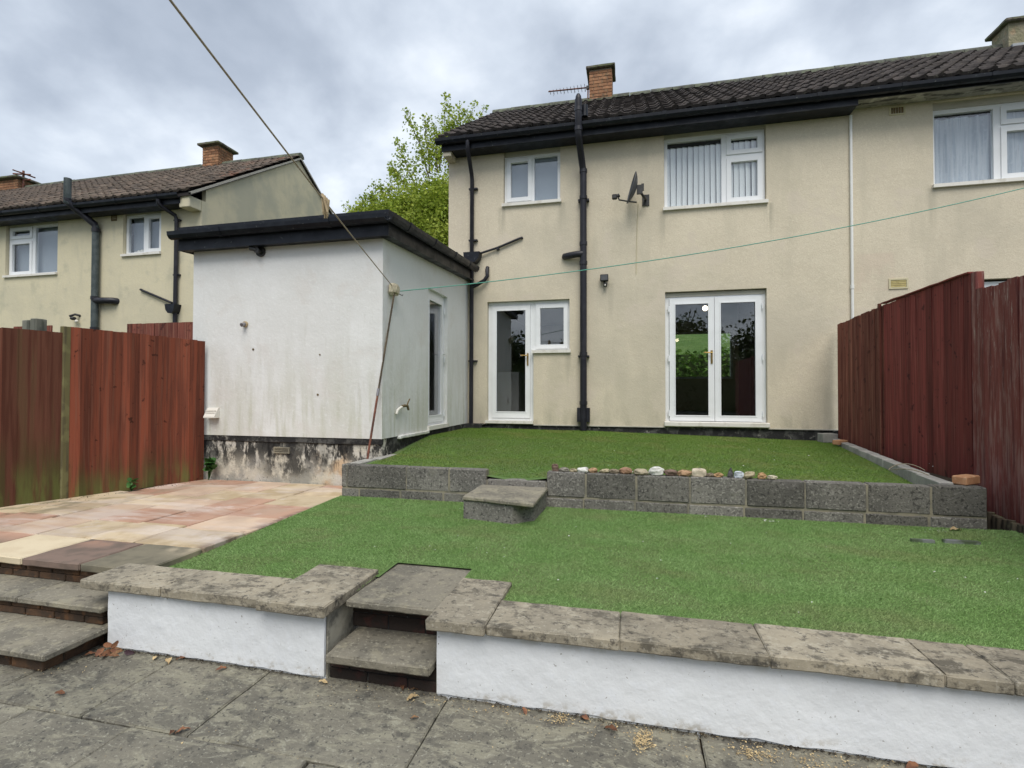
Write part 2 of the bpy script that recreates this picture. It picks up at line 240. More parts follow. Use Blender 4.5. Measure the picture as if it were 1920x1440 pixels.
# ------------------------------------------------------------------ geometry helpers
class B:
    rg = False
    def __init__(s): s.v = []; s.f = []; s.sm = []
    def add(s, vs, fs, smooth=False):
        o = len(s.v); s.v += [tuple(x) for x in vs]
        for f in fs: s.f.append(tuple(i+o for i in f)); s.sm.append(smooth)
        return s
    def box(s, x0, x1, y0, y1, z0, z1):
        v = [(x, y, z) for z in (z0, z1) for y in (y0, y1) for x in (x0, x1)]
        return s.add(v, [(0, 2, 3, 1), (4, 5, 7, 6), (0, 1, 5, 4), (2, 6, 7, 3), (0, 4, 6, 2), (1, 3, 7, 5)])
    def cham(s, x0, x1, y0, y1, z0, z1, c=.006):
        bm = bmesh.new(); bmesh.ops.create_cube(bm, size=1)
        for v in bm.verts: v.co = Vector(((x0+x1)/2+v.co.x*(x1-x0), (y0+y1)/2+v.co.y*(y1-y0), (z0+z1)/2+v.co.z*(z1-z0)))
        bmesh.ops.bevel(bm, geom=bm.edges[:], offset=c, segments=1, affect='EDGES', profile=.5)
        bm.verts.index_update(); s.add([v.co for v in bm.verts], [[v.index for v in f.verts] for f in bm.faces]); bm.free(); return s
    def rough(s, x0, x1, y0, y1, z0, z1, step=.06, jit=.005, seed=0, rnd=.006, smooth=True):
        """box with a fine surface lattice, rounded worn arrises and small irregularities"""
        nx, ny, nz = [max(2, int(round((b-a)/step))) for a, b in ((x0, x1), (y0, y1), (z0, z1))]
        nx, ny, nz = min(nx, 26), min(ny, 26), min(nz, 8)
        def tk(a, b, n):
            e = min(rnd*1.6, (b-a)*.2); return [a, a+e]+[a+(b-a)*i/n for i in range(1, n) if e*1.3 < (b-a)*i/n < (b-a)-e*1.3]+[b-e, b]
        tx, ty, tz = tk(x0, x1, nx), tk(y0, y1, ny), tk(z0, z1, nz); nx, ny, nz = len(tx)-1, len(ty)-1, len(tz)-1
        idx = {}; vs = []; fs = []; s.rg = True
        def V(i, j, k):
            if (i, j, k) not in idx:
                p = Vector((tx[i], ty[j], tz[k]))
                q = p*9+Vector((seed*13.7, seed*5.1, seed*3.3))
                d = mnoise.noise_vector(q)*jit + mnoise.noise_vector(q*3.1)*jit*.6
                ne = (i in (0, nx))+(j in (0, ny))+(k in (0, nz))
                if ne >= 2:
                    r = rnd*(1+.8*mnoise.noise(q*1.7))
                    if i in (0, nx): p.x += r if i == 0 else -r
                    if j in (0, ny): p.y += r if j == 0 else -r
                    if k in (0, nz): p.z += r if k == 0 else -r
                idx[i, j, k] = len(vs); vs.append(p+d)
            return idx[i, j, k]
        for i in range(nx):
            for j in range(ny):
                fs.append((V(i, j, 0), V(i, j+1, 0), V(i+1, j+1, 0), V(i+1, j, 0))); fs.append((V(i, j, nz), V(i+1, j, nz), V(i+1, j+1, nz), V(i, j+1, nz)))
        for i in range(nx):
            for k in range(nz):
                fs.append((V(i, 0, k), V(i+1, 0, k), V(i+1, 0, k+1), V(i, 0, k+1))); fs.append((V(i, ny, k), V(i, ny, k+1), V(i+1, ny, k+1), V(i+1, ny, k)))
        for j in range(ny):
            for k in range(nz):
                fs.append((V(0, j, k), V(0, j, k+1), V(0, j+1, k+1), V(0, j+1, k))); fs.append((V(nx, j, k), V(nx, j+1, k), V(nx, j+1, k+1), V(nx, j, k+1)))
        return s.add(vs, fs, smooth)
    def tube(s, pts, r, n=8, cap=True):
        pts = [Vector(p) for p in pts]; rr = r if isinstance(r, (list, tuple)) else [r]*len(pts)
        o = len(s.v); vs = []; fs = []; prev = None
        for i, p in enumerate(pts):
            t = (pts[min(i+1, len(pts)-1)]-pts[max(i-1, 0)]).normalized()
            a = prev if prev is not None else (Vector((0, 0, 1)) if abs(t.z) < .9 else Vector((1, 0, 0)))
            a = (a-t*a.dot(t)).normalized(); prev = a; b = t.cross(a)
            for k in range(n):
                an = 2*PI*k/n; vs.append(p+(a*math.cos(an)+b*math.sin(an))*rr[i])
        for i in range(len(pts)-1):
            for k in range(n): fs.append((i*n+k, i*n+(k+1) % n, (i+1)*n+(k+1) % n, (i+1)*n+k))
        s.add(vs, fs, True)
        if cap: s.add(vs[:n][::-1], [tuple(range(n))]); s.add(vs[-n:], [tuple(range(n))])
        return s
    def cyl(s, p, q, r, n=12): return s.tube([p, q], r, n)
    def ball(s, c, r, n=8, m=6, sc=(1, 1, 1)):
        vs = []; fs = []
        for i in range(m+1):
            th = PI*i/m
            for k in range(n): vs.append((c[0]+r*sc[0]*math.sin(th)*math.cos(2*PI*k/n), c[1]+r*sc[1]*math.sin(th)*math.sin(2*PI*k/n), c[2]+r*sc[2]*math.cos(th)))
        for i in range(m):
            for k in range(n): fs.append((i*n+k, (i+1)*n+k, (i+1)*n+(k+1) % n, i*n+(k+1) % n))
        return s.add(vs, fs, True)
    def prism(s, poly, a, b, ax='x'):
        n = len(poly)
        mk = {'x': lambda t, u, v: (t, u, v), 'y': lambda t, u, v: (u, t, v), 'z': lambda t, u, v: (u, v, t)}[ax]
        vs = [mk(a, *p) for p in poly]+[mk(b, *p) for p in poly]
        return s.add(vs, [tuple(range(n))[::-1], tuple(range(n, 2*n))]+[(i, (i+1) % n, n+(i+1) % n, n+i) for i in range(n)])
    def holes(s, u0, u1, z0, z1, hs, n0, n1, T=lambda u, n, z: (u, n, z), back=True, outer=True):
        """slab between depths n0 (outside) and n1 with rectangular holes hs=(u0,u1,z0,z1)"""
        us = sorted({u0, u1, *[min(max(h[i], u0), u1) for h in hs for i in (0, 1)]}); zs = sorted({z0, z1, *[min(max(h[i], z0), z1) for h in hs for i in (2, 3)]})
        solid = lambda a, b: not any(h[0] < (us[a]+us[a+1])/2 < h[1] and h[2] < (zs[b]+zs[b+1])/2 < h[3] for h in hs)
        vs = []; fs = []
        def q(p): o = len(vs); vs.extend(T(*x) for x in p); fs.append((o, o+1, o+2, o+3))
        nu, nz = len(us)-1, len(zs)-1
        for a in range(nu):
            for b in range(nz):
                if not solid(a, b): continue
                A, C, D, E_ = us[a], us[a+1], zs[b], zs[b+1]
                q([(A, n0, D), (C, n0, D), (C, n0, E_), (A, n0, E_)])
                if back: q([(A, n1, D), (A, n1, E_), (C, n1, E_), (C, n1, D)])
                for (da, db, p) in ((-1, 0, [(A, n1, D), (A, n0, D), (A, n0, E_), (A, n1, E_)]), (1, 0, [(C, n0, D), (C, n1, D), (C, n1, E_), (C, n0, E_)]), (0, -1, [(A, n1, D), (C, n1, D), (C, n0, D), (A, n0, D)]), (0, 1, [(A, n0, E_), (C, n0, E_), (C, n1, E_), (A, n1, E_)])):
                    i, j = a+da, b+db; edge = not (0 <= i < nu and 0 <= j < nz)
                    if (edge and outer) or (not edge and not solid(i, j)): q(p)
        return s.add(vs, fs)
    def leaves(s, P, size, flat=0.):
        """numpy leaf quads (rhombs) at points P"""
        n = len(P); d = np.random.normal(size=(n, 3)); d[:, 2] = d[:, 2]*.6-.2; d /= np.linalg.norm(d, axis=1)[:, None]
        e = np.random.normal(size=(n, 3)); e -= d*(e*d).sum(1)[:, None]; e /= np.linalg.norm(e, axis=1)[:, None]
        sz = size*np.random.uniform(.6, 1.3, (n, 1))
        vs = np.stack([P, P+d*sz*.5+e*sz*.32, P+d*sz, P+d*sz*.5-e*sz*.32], 1).reshape(-1, 3)
        o = len(s.v); s.v += [tuple(x) for x in vs]; s.f += [(o+4*i, o+4*i+1, o+4*i+2, o+4*i+3) for i in range(n)]; s.sm += [False]*n
        return s

ORG = {}
def settag(o, label=None, cat=None, group=None, kind=None):
    for k, v in (('label', label), ('category', cat), ('group', group), ('kind', kind)):
        if v: o[k] = v
def link(o, parent, wloc):
    COL.objects.link(o); wl = Vector(wloc); ORG[o.name] = wl
    if parent: o.parent = parent; o.location = wl-ORG[parent.name]
    else: o.location = wl
    return o
def thing(name, loc, label, cat, group=None):
    o = bpy.data.objects.new(name, None); o.empty_display_size = .1; link(o, None, loc); settag(o, label, cat, group); return o
def O(name, b, m, parent=None, label=None, cat=None, group=None, kind=None, origin=None):
    v = np.array(b.v, dtype=float); lo, hi = v.min(0), v.max(0)
    c = np.array(origin) if origin is not None else np.array([(lo[0]+hi[0])/2, (lo[1]+hi[1])/2, lo[2]])
    me = bpy.data.meshes.new(name); me.from_pydata((v-c).tolist(), [], b.f)
    me.polygons.foreach_set('use_smooth', b.sm); me.materials.append(MATS[m]); me.update()
    if b.rg: me.set_sharp_from_angle(angle=R(32))
    o = bpy.data.objects.new(name, me); link(o, parent, c); settag(o, label, cat, group, kind); return o
def dup(src, parent, wloc, rot=None, name=None):
    o = src.copy(); link(o, parent, wloc)
    if rot is not None: o.rotation_euler = rot
    return o
def structure(name, b, m, **k): return O(name, b, m, None, kind='structure', **k)

# ------------------------------------------------------------------ ground
structure('ground', B().add([(-400, -400, -1.12), (400, -400, -1.12), (400, 400, -1.12), (-400, 400, -1.12)], [(0, 1, 2, 3)]), 'ground')
# front gardens beyond the houses
structure('front_garden', B().box(-30, 40, 6.7, 60, -1.1, -.12), 'verge_grass')

structure('grass_bank', B().add([(-3, 13, -.12), (16, 13, -.12), (-3, 14.5, 1.9), (16, 14.5, 1.9), (-3, 24, 4.6), (16, 24, 4.6), (-3, 30, 4.6), (16, 30, 4.6)], [(0, 1, 3, 2), (2, 3, 5, 4), (4, 5, 7, 6)]), 'verge_grass')
# ------------------------------------------------------------------ lower flagstone patio
pt = structure('flagstone_patio', B().box(-7.5, 7.5, -11.2, -5.2, -1.11, -1.046), 'soil')
rows = [(-6.655, -5.95, [-4.2, -3.6, -3.0, -2.39, -1.82, -.845, .28, 1.12, 2.0, 2.9, 3.8]),
        (-7.27, -6.66, [-4.5, -3.9, -3.3, -2.67, -2.095, -1.23, -.45, .5, 1.4, 2.3, 3.2])]
yy = -7.275
for r in range(6):
    o_ = random.uniform(0, .5); rows.append((yy-.61, yy-.005, [-4.6+o_+.61*i for i in range(14)])); yy -= .615
sd_ = 0
for (ya, yb, xs) in rows:
    for xa, xb in zip(xs[:-1], xs[1:]):
        sd_ += 1; near = ya > -7.4; dz = random.uniform(-.004, .004)
        g = .003; O('flagstone', B().rough(xa+g, xb-g, ya+g, yb-g, -1.075, -1.02+dz, .06 if near else .2, .0028, sd_, .004), 'flagstone', pt)

# ------------------------------------------------------------------ front white garden walls with stone coping
def wavy_wall(x0, x1, yf, yb, z0, z1, seed):
    """rendered wall body with an uneven hand-trowelled face and ragged foot"""
    b = B(); nx = int((x1-x0)/.05); nz = 7; vs = []; fs = []
    for k in range(nz+1):
        for i in range(nx+1):
            x = x0+(x1-x0)*i/nx; z = z0+(z1-z0)*k/nz; q = Vector((x*3+seed, 0, z*3)); q2 = Vector((x*14+seed, 1, z*9))
            y = yf+.006*mnoise.noise(q)+.003*mnoise.noise(q2)
            if k == 0: z += .012+.012*mnoise.noise(Vector((x*7+seed, 2, 0)))+.006*mnoise.noise(Vector((x*25, 3, 0)))
            vs.append((x, y, z))
    for k in range(nz):
        for i in range(nx): a = k*(nx+1)+i; fs.append((a, a+1, a+nx+2, a+nx+1))
    b.add(vs, fs, True); b.box(x0, x1, yf+.012, yb, z0-.06, z1-.002)
    # returns at both ends so the skin meets the body
    for xe, d in ((x0, -1), (x1, 1)):
        i = 0 if d < 0 else nx
        col = [vs[k*(nx+1)+i] for k in range(nz+1)]
        v2 = col+[(xe, yf+.02, p[2]) for p in col]; n = nz+1
        b.add(v2, [((k, k+1, n+k+1, n+k) if d > 0 else (k+1, k, n+k, n+k+1)) for k in range(nz)])
    return b
gl = thing('garden_wall', (-2.2, -6.05, -1.02), 'short low white rendered wall with weathered stone coping, between the two flights of steps', 'wall', 'low white front walls')
O('rendered_body', wavy_wall(-2.875, -1.50, -6.15, -5.93, -1.02, -.688, 3.), 'white_paint_wall', gl)
O('return_wall', B().box(-1.74, -1.508, -5.93, -5.70, -1.05, -.69), 'worn_white', gl)
O('end_face', B().rough(-1.503, -1.492, -6.135, -5.70, -1.04, -.69, .06, .002, 4, .002), 'worn_white', gl)
for k, (xa, xb, ya, yb) in enumerate([(-3.03, -2.478, -6.19, -5.90), (-2.472, -1.862, -6.19, -5.90), (-1.856, -1.462, -6.215, -5.66)]):
    O('coping_slab', B().rough(xa, xb, ya, yb, -.688, -.638+.003*k, .035, .0028, 20+k, .0035), 'coping', gl)
gr_ = thing('garden_wall', (1., -6.05, -1.02), 'long low white rendered wall with weathered stone coping, running right from the middle steps', 'wall', 'low white front walls')
O('rendered_body', wavy_wall(-.90, 4.4, -6.15, -5.93, -1.02, -.688, 9.), 'white_paint_wall', gr_)
O('return_wall', B().box(-.892, -.66, -5.93, -5.70, -1.05, -.69), 'worn_white', gr_)
O('end_face', B().rough(-.908, -.897, -6.135, -5.70, -1.04, -.69, .06, .002, 5, .002), 'worn_white', gr_)
xs = [-.936, -.648, -.05, .545, 1.15, 1.37, 1.97, 2.57, 3.17, 3.77, 4.4]
for k in range(len(xs)-1):
    ya, yb = (-6.21, -5.66) if k == 0 else (-6.195+random.uniform(-.006, .006), -5.90)
    O('coping_slab', B().rough(xs[k]+.001, xs[k+1]-.001, ya, yb, -.688, -.638+random.uniform(-.003, .004), .035, .0028, 30+k, .0035), 'coping', gr_)

# middle steps between the white walls
st = thing('garden_steps', (-1.2, -5.9, -1.02), 'two stone steps in the gap between the white walls', 'steps', 'flights of garden steps')
O('tread', B().rough(-1.462, -.915, -6.205, -5.87, -.910, -.862, .035, .0035, 51, .005), 'step_slab', st)
O('tread', B().rough(-1.456, -.94, -6.035, -5.43, -.705, -.668, .035, .003, 52, .005), 'step_slab', st)
for r, (z0, z1, y) in enumerate([(-.862, -.788, -5.90), (-.784, -.710, -5.90), (-1.03, -.975, -6.12), (-.971, -.918, -6.12)]):
    for k in range(3):
        xa = -1.49+.215*k-(.1 if r % 2 else 0); xa2, xb2 = max(-1.49, xa), min(-.91, xa+.207)
        if k == 2: xb2 = -.91
        O('brick', B().cham(xa2, xb2, y, y+.1, z0, z1, .004), 'dark_brick', st)
O('mortar_bed', B().box(-1.488, -.912, -5.895, -5.5, -1.05, -.708)  .box(-1.488, -.912, -6.112, -5.9, -1.05, -.92), 'black_tar', st)

# left steps
sl = thing('garden_steps', (-3.9, -6.1, -1.02), 'dark stone and brick steps at left edge, leading up to the coloured patio', 'steps', 'flights of garden steps')
for k, (xa, xb) in enumerate([(-3.52, -2.895), (-4.13, -3.526), (-4.75, -4.136), (-5.4, -4.756)]):
    O('tread', B().rough(xa, xb, -6.175, -5.82, -.824, -.79, .04, .0025, 60+k, .004), 'step_slab', sl)
for k, (xa, xb) in enumerate([(-3.50, -2.885), (-4.11, -3.506), (-4.72, -4.116), (-5.35, -4.726)]):
    O('tread', B().rough(xa, xb, -6.465, -6.09, -.945, -.91, .04, .0025, 70+k, .004), 'step_slab', sl)
for r, (z0, z1, y) in enumerate([(-1.025, -.95, -6.42), (-.908, -.869, -6.135), (-.865, -.827, -6.135), (-.788, -.747, -5.915), (-.743, -.703, -5.915)]):
    for k in range(11):
        x0_ = -2.955-.225*k+(.11 if r % 2 else 0) if r else -2.955-.225*k
        xb = min(x0_, -2.935) if r else x0_
        if r and k == 0: xb = -2.935
        O('brick', B().cham(max(-5.3, x0_-.215), xb, y, y+.1, z0, z1, .004), 'step_brick', sl)
O('brick', B().cham(-3.06, -2.957, -6.312, -6.10, -1.025, -.95, .004), 'step_brick', sl)
O('mortar_bed', B().box(-5.3, -2.96, -6.412, -5.99, -1.06, -.948).box(-5.3, -2.94, -6.127, -5.85, -.946, -.826).box(-5.3, -2.94, -5.907, -5.7, -.825, -.702), 'soil', sl)

# ------------------------------------------------------------------ coloured patio
cp_ = structure('slab_patio', B().box(-6.6, -2.90, -5.90, -3.0, -1.08, -.712), 'soil')
patio_cols = [(-3.46, -2.86), (-3.915, -3.465), (-4.37, -3.92), (-4.825, -4.375), (-5.28, -4.83), (-5.9, -5.285), (-6.5, -5.905)]
cmap = {(0, 0): 'slab_red', (1, 1): 'slab_buff'}
kinds = ['slab_buff', 'slab_red', 'slab_pink', 'slab_buff', 'slab_pink', 'slab_red', 'slab_buff']
sdn = 100
for (xa, xb, m_) in [(-3.345, -2.86, 'slab_dirty'), (-3.825, -3.35, 'slab_dark'), (-4.36, -3.83, 'slab_cream'), (-4.97, -4.365, 'slab_red'), (-5.6, -4.975, 'slab_pink'), (-6.2, -5.605, 'slab_red')]:
    sdn += 1; O('paving_slab', B().rough(xa+.004, xb-.004, -5.955, -5.515, -.70, -.652, .09, .003, sdn, .004), m_, cp_)
for ci, (xa, xb) in enumerate(patio_cols):
    y = -5.51+(.0 if ci % 2 else -.0); k = 0; d = [.40, .47, .45, .42, .5, .45, .4][ci]
    while y < -3.16:
        y2 = y+d
        if y2 > -3.3: y2 = -3.135
        if xa > -5.85 or y < -4.2:
            sdn += 1
            O('paving_slab', B().rough(xa+.004, xb-.004, y+.004, y2-.004, -.70, -.652+random.uniform(-.003, .003)-.012*(y+5.5)/2.4, .09, .003, sdn, .004), kinds[(ci*3+k*2+(k//2)) % 7], cp_)
        y = y2; d = random.choice([.45, .45, .6]); k += 1
for k in range(12):
    O('brick', B().cham(-2.905, -2.875, -5.88+.225*k, -5.88+.225*k+.213, -.80, -.705, .003), 'step_brick', cp_)

# ------------------------------------------------------------------ lawns (artificial turf)
def low_z(x, y): return -.664+.034*min(1, max(0, (y+5.9)/2.1))-.035*math.exp(-((x+2.87)/.45)**2)*min(1, max(0, (-3.9-y)/1.6))+.006*mnoise.noise(Vector((x*1.3, y*1.3, 1)))
def up_z(x, y):
    t = max(0, min(1, (x+2.75)/5.6))
    def pl(y, pts):
        for (a, za), (b, zb) in zip(pts[:-1], pts[1:]):
            if y <= b: return za+(zb-za)*(y-a)/(b-a)
        return pts[-1][1]
    zl = pl(max(y, -3.75), [(-3.75, -.352), (-2.8, -.31), (-1.78, -.19), (0, -.195)]); zr = pl(max(y, -3.75), [(-3.75, -.425), (-2.5, -.365), (0, -.30)]); zm = pl(max(y, -3.75), [(-3.75, -.352), (-2.6, -.30), (-1.3, -.235), (0, -.21)])
    z = (zl+(zm-zl)*min(1, t/.36)) if t < .36 else zm+(zr-zm)*(t-.36)/.64
    z -= .05*math.exp(-((x+1.04)/.32)**2-((y+3.75)/.35)**2)
    return z+.007*mnoise.noise(Vector((x*1.1, y*1.1, 5)))
def up_inside(x, y):
    xr = 2.385+(y+3.72)*(2.86-2.385)/3.62
    xl = -2.70 if y < -2.9 else (-2.70+(y+2.9)*(-.06)/1.1 if y < -1.8 else -2.762)
    return xl < x < xr
def sheet(x0, x1, y0, y1, fz, step, inside=None, drop=0):
    b = B(); nx = int((x1-x0)/step); ny = int((y1-y0)/step); idx = {}; vs = []; fs = []
    def V(i, j):
        if (i, j) not in idx:
            x = x0+(x1-x0)*i/nx; y = y0+(y1-y0)*j/ny; idx[i, j] = len(vs); vs.append((x, y, fz(x, y)-drop))
        return idx[i, j]
    for i in range(nx):
        for j in range(ny):
            xm = x0+(x1-x0)*(i+.5)/nx; ym = y0+(y1-y0)*(j+.5)/ny
            if inside is None or inside(xm, ym): fs.append((V(i, j), V(i+1, j), V(i+1, j+1), V(i, j+1)))
    return b.add(vs, fs, True)
structure('lower_lawn', sheet(-2.872, 2.94, -5.92, -3.79, low_z, .035, lambda x, y: not (-1.452 < x < -.95 and y < -5.462) and not (-1. < x < -.66 and y < -5.68) and not (-1.84 < x < -1.452 and y < -5.69)), 'turf_base')
structure('soil_strip', B().box(-2.74, 2.36, -3.70, -.05, -1.1, -.52), 'soil')
structure('upper_lawn', sheet(-2.79, 2.98, -3.78, .0, up_z, .06, lambda x, y: x < 2.47+(y+3.72)*.134, .0), 'turf_base')
def blades(name, x0, x1, y0, y1, fz, n, hgt, wid, m, inside=None, label=None):
    P = np.random.uniform((x0, y0), (x1, y1), (n, 2))
    if inside: P = P[np.fromiter((inside(a, c) for a, c in P), bool, n)]
    n = len(P); G = 160; gz_ = np.array([[fz(x0+(x1-x0)*i/G, y0+(y1-y0)*j/G) for j in range(G+1)] for i in range(G+1)])
    fi = (P[:, 0]-x0)/(x1-x0)*G; fj = (P[:, 1]-y0)/(y1-y0)*G; ii = np.clip(fi.astype(int), 0, G-1); jj = np.clip(fj.astype(int), 0, G-1); fi -= ii; fj -= jj
    z = gz_[ii, jj]*(1-fi)*(1-fj)+gz_[ii+1, jj]*fi*(1-fj)+gz_[ii, jj+1]*(1-fi)*fj+gz_[ii+1, jj+1]*fi*fj-.002
    a = np.random.uniform(0, 2*PI, n); l = np.random.uniform(.4, 1.5, n)*hgt; h = hgt*np.random.uniform(.4, .95, n)
    la = np.random.normal(-1.2, 1.3, n)
    base = np.column_stack([P, z]); wv = np.column_stack([np.cos(a), np.sin(a), 0*a])*wid*.5*np.random.uniform(.7, 1.3, (n, 1))
    tip = base+np.column_stack([np.cos(la)*l, np.sin(la)*l, h])
    v = np.stack([base-wv, base+wv, tip], 1).reshape(-1, 3)
    me = bpy.data.meshes.new(name); me.vertices.add(3*n); me.vertices.foreach_set('co', v.ravel())
    me.loops.add(3*n); me.loops.foreach_set('vertex_index', np.arange(3*n, dtype=np.int32)); me.polygons.add(n)
    me.polygons.foreach_set('loop_start', np.arange(0, 3*n, 3, dtype=np.int32)); me.polygons.foreach_set('loop_total', np.full(n, 3, dtype=np.int32))
    me.materials.append(MATS[m]); me.update(calc_edges=True); me.validate()
    o = bpy.data.objects.new(name, me); COL.objects.link(o); settag(o, label, 'artificial turf', None, 'stuff'); return o
def not_step(x, y): return not (-1.36 < x < -.76 and y > -4.36) and not (-1.455 < x < -.94 and y < -5.452) and not (-1. < x < -.655 and y < -5.665) and not (-1.85 < x < -1.46 and y < -5.66)
blades('turf', -2.868, 2.93, -5.915, -3.795, low_z, 620000, .015, .0024, 'turf_pale', not_step, 'pale green artificial turf on the lower lawn')
blades('turf', -2.77, 2.9, -3.70, -.0, up_z, 420000, .016, .004, 'turf_dark', up_inside, 'darker green artificial turf on the upper lawn by the house')
structure('soil_strip', B().prism([(2.45, -3.69), (2.662, -3.69), (2.662, -3.26), (2.94, -3.26), (2.94, -.02), (2.925, -.02)], -1.1, -.38, 'z'), 'soil')
structure('soil_strip', B().box(2.69, 2.98, -3.90, -3.71, -1.1, -.70), 'soil')

# ------------------------------------------------------------------ retaining block wall
bw = thing('block_wall', (0, -3.75, -.65), 'grey concrete block retaining wall with pebbles on top, between the two lawns', 'wall')
def blk(xa, xb, za, zb, ya=-3.80, yb=-3.70, m='block', p=bw, nm='block'):
    j = lambda a: random.uniform(-a, a)
    return O(nm, B().rough(xa+j(.002), xb+j(.002), ya+j(.003), yb, za+j(.001), zb+j(.003), .07, .0028, xa*3+za, .005), m, p)
O('mortar', B().box(-2.855, -1.335, -3.793, -3.703, -.72, -.318).box(-.752, 2.665, -3.793, -3.703, -.72, -.318).box(-1.336, -.751, -3.793, -3.703, -.72, -.41), 'mortar', bw)
xj = [-2.86, -2.80, -2.155, -1.705, -1.33]
for a, b_ in zip(xj[:-1], xj[1:]): blk(a+.001, b_-.006, -.538, -.312)
xj = [-.756]+[-.40+.45*k for k in range(7)]+[2.67]
for a, b_ in zip(xj[:-1], xj[1:]): blk(a+.006, b_-.006, -.534, -.308)
for k in range(12):
    xa = -2.86+.45*k+.2; xb = min(2.668, xa+.438)
    if k == 0: blk(-2.86, -2.672, -.74, -.55)
    blk(xa, xb, -.74, -.548)
blk(2.54+.008, 2.668, -.74, -.548) if False else None
blk(-1.322, -.762, -.475, -.398, -3.795, -3.69)
# side return on the left (thin kerb by the extension)
lk = thing('kerb_wall', (-2.8, -3.3, -.4), 'thin grey concrete kerb at left of the upper lawn, by the white extension', 'kerb')
for k in range(2): O('block', B().cham(-2.865+.06*k, -2.745+.05*k, -3.692+.42*k, -3.28+.42*k, -.66, -.318+.004*k, .005), 'block_pale', lk)
# right kerb
rk = thing('kerb_wall', (2.62, -1.9, -.4), 'row of pale grey concrete blocks edging the upper lawn, beside the red fence', 'kerb')
ux, uy = (2.86-2.40), 3.55; ln = math.hypot(ux, uy); ang = math.atan2(uy, ux)
bb = O('block', B().cham(0, .437, -.10, 0, -.2, 0, .006), 'block_pale', rk, origin=(0, 0, 0))
p0 = Vector((2.40, -3.69, -.290))
for k in range(8):
    p = p0+Vector((ux, uy, .05))*(k*.447/ln)
    o = bb if k == 0 else bb.copy()
    if k: COL.objects.link(o); o.parent = rk
    o.location = p-ORG[rk.name]; o.rotation_euler = (0, random.uniform(-.006, .006), ang+random.uniform(-.012, .012))

# step stone in the gap
ss = thing('stepping_block', (-1.05, -4.1, -.64), 'low concrete block step with slab top, in the gap of the block wall', 'step')
sb_ = B().rough(-1.376, -.742, -4.37, -3.812, -.483, -.45, .04, .0025, 90, .004)
sb_.v = [(x, y-.15*max(0, (-3.81-y)/.56)*(x+1.376)/.634, z) for x, y, z in sb_.v]
O('slab', sb_, 'step_slab', ss)
O('body', B().prism([(-1.371, -4.358), (-.925, -4.452), (-.775, -4.30), (-.752, -3.812), (-1.371, -3.812)], -.72, -.4845, 'z'), 'block', ss)

# ------------------------------------------------------------------ windows and doors
def TY(y0): return lambda u, n, z: (u, y0+n, z)
def TX(x0): return lambda u, n, z: (x0-n, u, z)
def window(parent, u0, u1, z0, z1, T, lights, name='window', sill=True, fw=.05, depth=.06, glassm='glass', sillz=None):
    """lights: (ua,ub,za,zb,is_sash)"""
    w_ = O(name, B().holes(u0, u1, z0, z1, [l[:4] for l in lights], .0, depth, T), 'upvc', parent)
    for (a, b_, c, d, sash) in lights:
        if sash:
            i = .045
            O('sash', B().holes(a-.022, b_+.022, c-.022, d+.022, [(a+i, b_-i, c+i, d-i)], -.018, -.001, T), 'upvc', w_)
            gb = B().holes(a+.002, b_-.002, c+.002, d-.002, [(a+i+.004, b_-i-.004, c+i+.004, d-i-.004)], .0, .03, T); O('glazing_bead', gb, 'upvc', w_)
            a, b_, c, d = a+i, b_-i, c+i, d-i
        O('pane', B().holes(a-.002 if not sash else a, b_+.002 if not sash else b_, c, d, [], .02, .028, T), glassm, w_)
    if sill: O('sill', B().holes(u0-.025, u1+.025, z0-.05, z0-.001, [], -.115, .03, T), 'upvc_sill', w_)
    return w_
def leaf(parent, u0, u1, z0, z1, T, st=.085, bt=.085, n0=0, name='door', hinge=0, hand=0, glassm='glass', metal='brass', hz=1.03):
    d = O(name, B().holes(u0, u1, z0, z1, [(u0+st, u1-st, z0+bt, z1-st)], n0, n0+.055, T), 'upvc', parent)
    i = st-.012
    O('glazing_bead', B().holes(u0+i, u1-i, z0+bt-.012, z1-i, [(u0+st+.006, u1-st-.006, z0+bt+.006, z1-st-.006)], n0-.006, n0-.0005, T), 'upvc', d)
    O('pane', B().holes(u0+st, u1-st, z0+bt, z1-st, [], n0+.02, n0+.028, T), glassm, d)
    if hand:
        uc = u1-.04 if hand > 0 else u0+.04
        hb = B().holes(uc-.014, uc+.014, hz-.15, hz+.06, [], n0-.011, n0-.001, T)
        hb.cyl(T(uc, n0-.01, hz+.02), T(uc, n0-.05, hz+.02), .008); hb.cyl(T(uc+.008*hand, n0-.05, hz+.02), T(uc-.115*hand, n0-.055, hz+.022), .009)
        O('handle', hb, metal, d)
    if hinge:
        uc = u0-.012 if hinge < 0 else u1+.012
        for zh in (z0+.12, (z0+z1)/2+.02, z1-.16):
            O('hinge', B().cyl(T(uc, n0-.012, zh-.045), T(uc, n0-.012, zh+.045), .012), 'upvc', d)
    return d

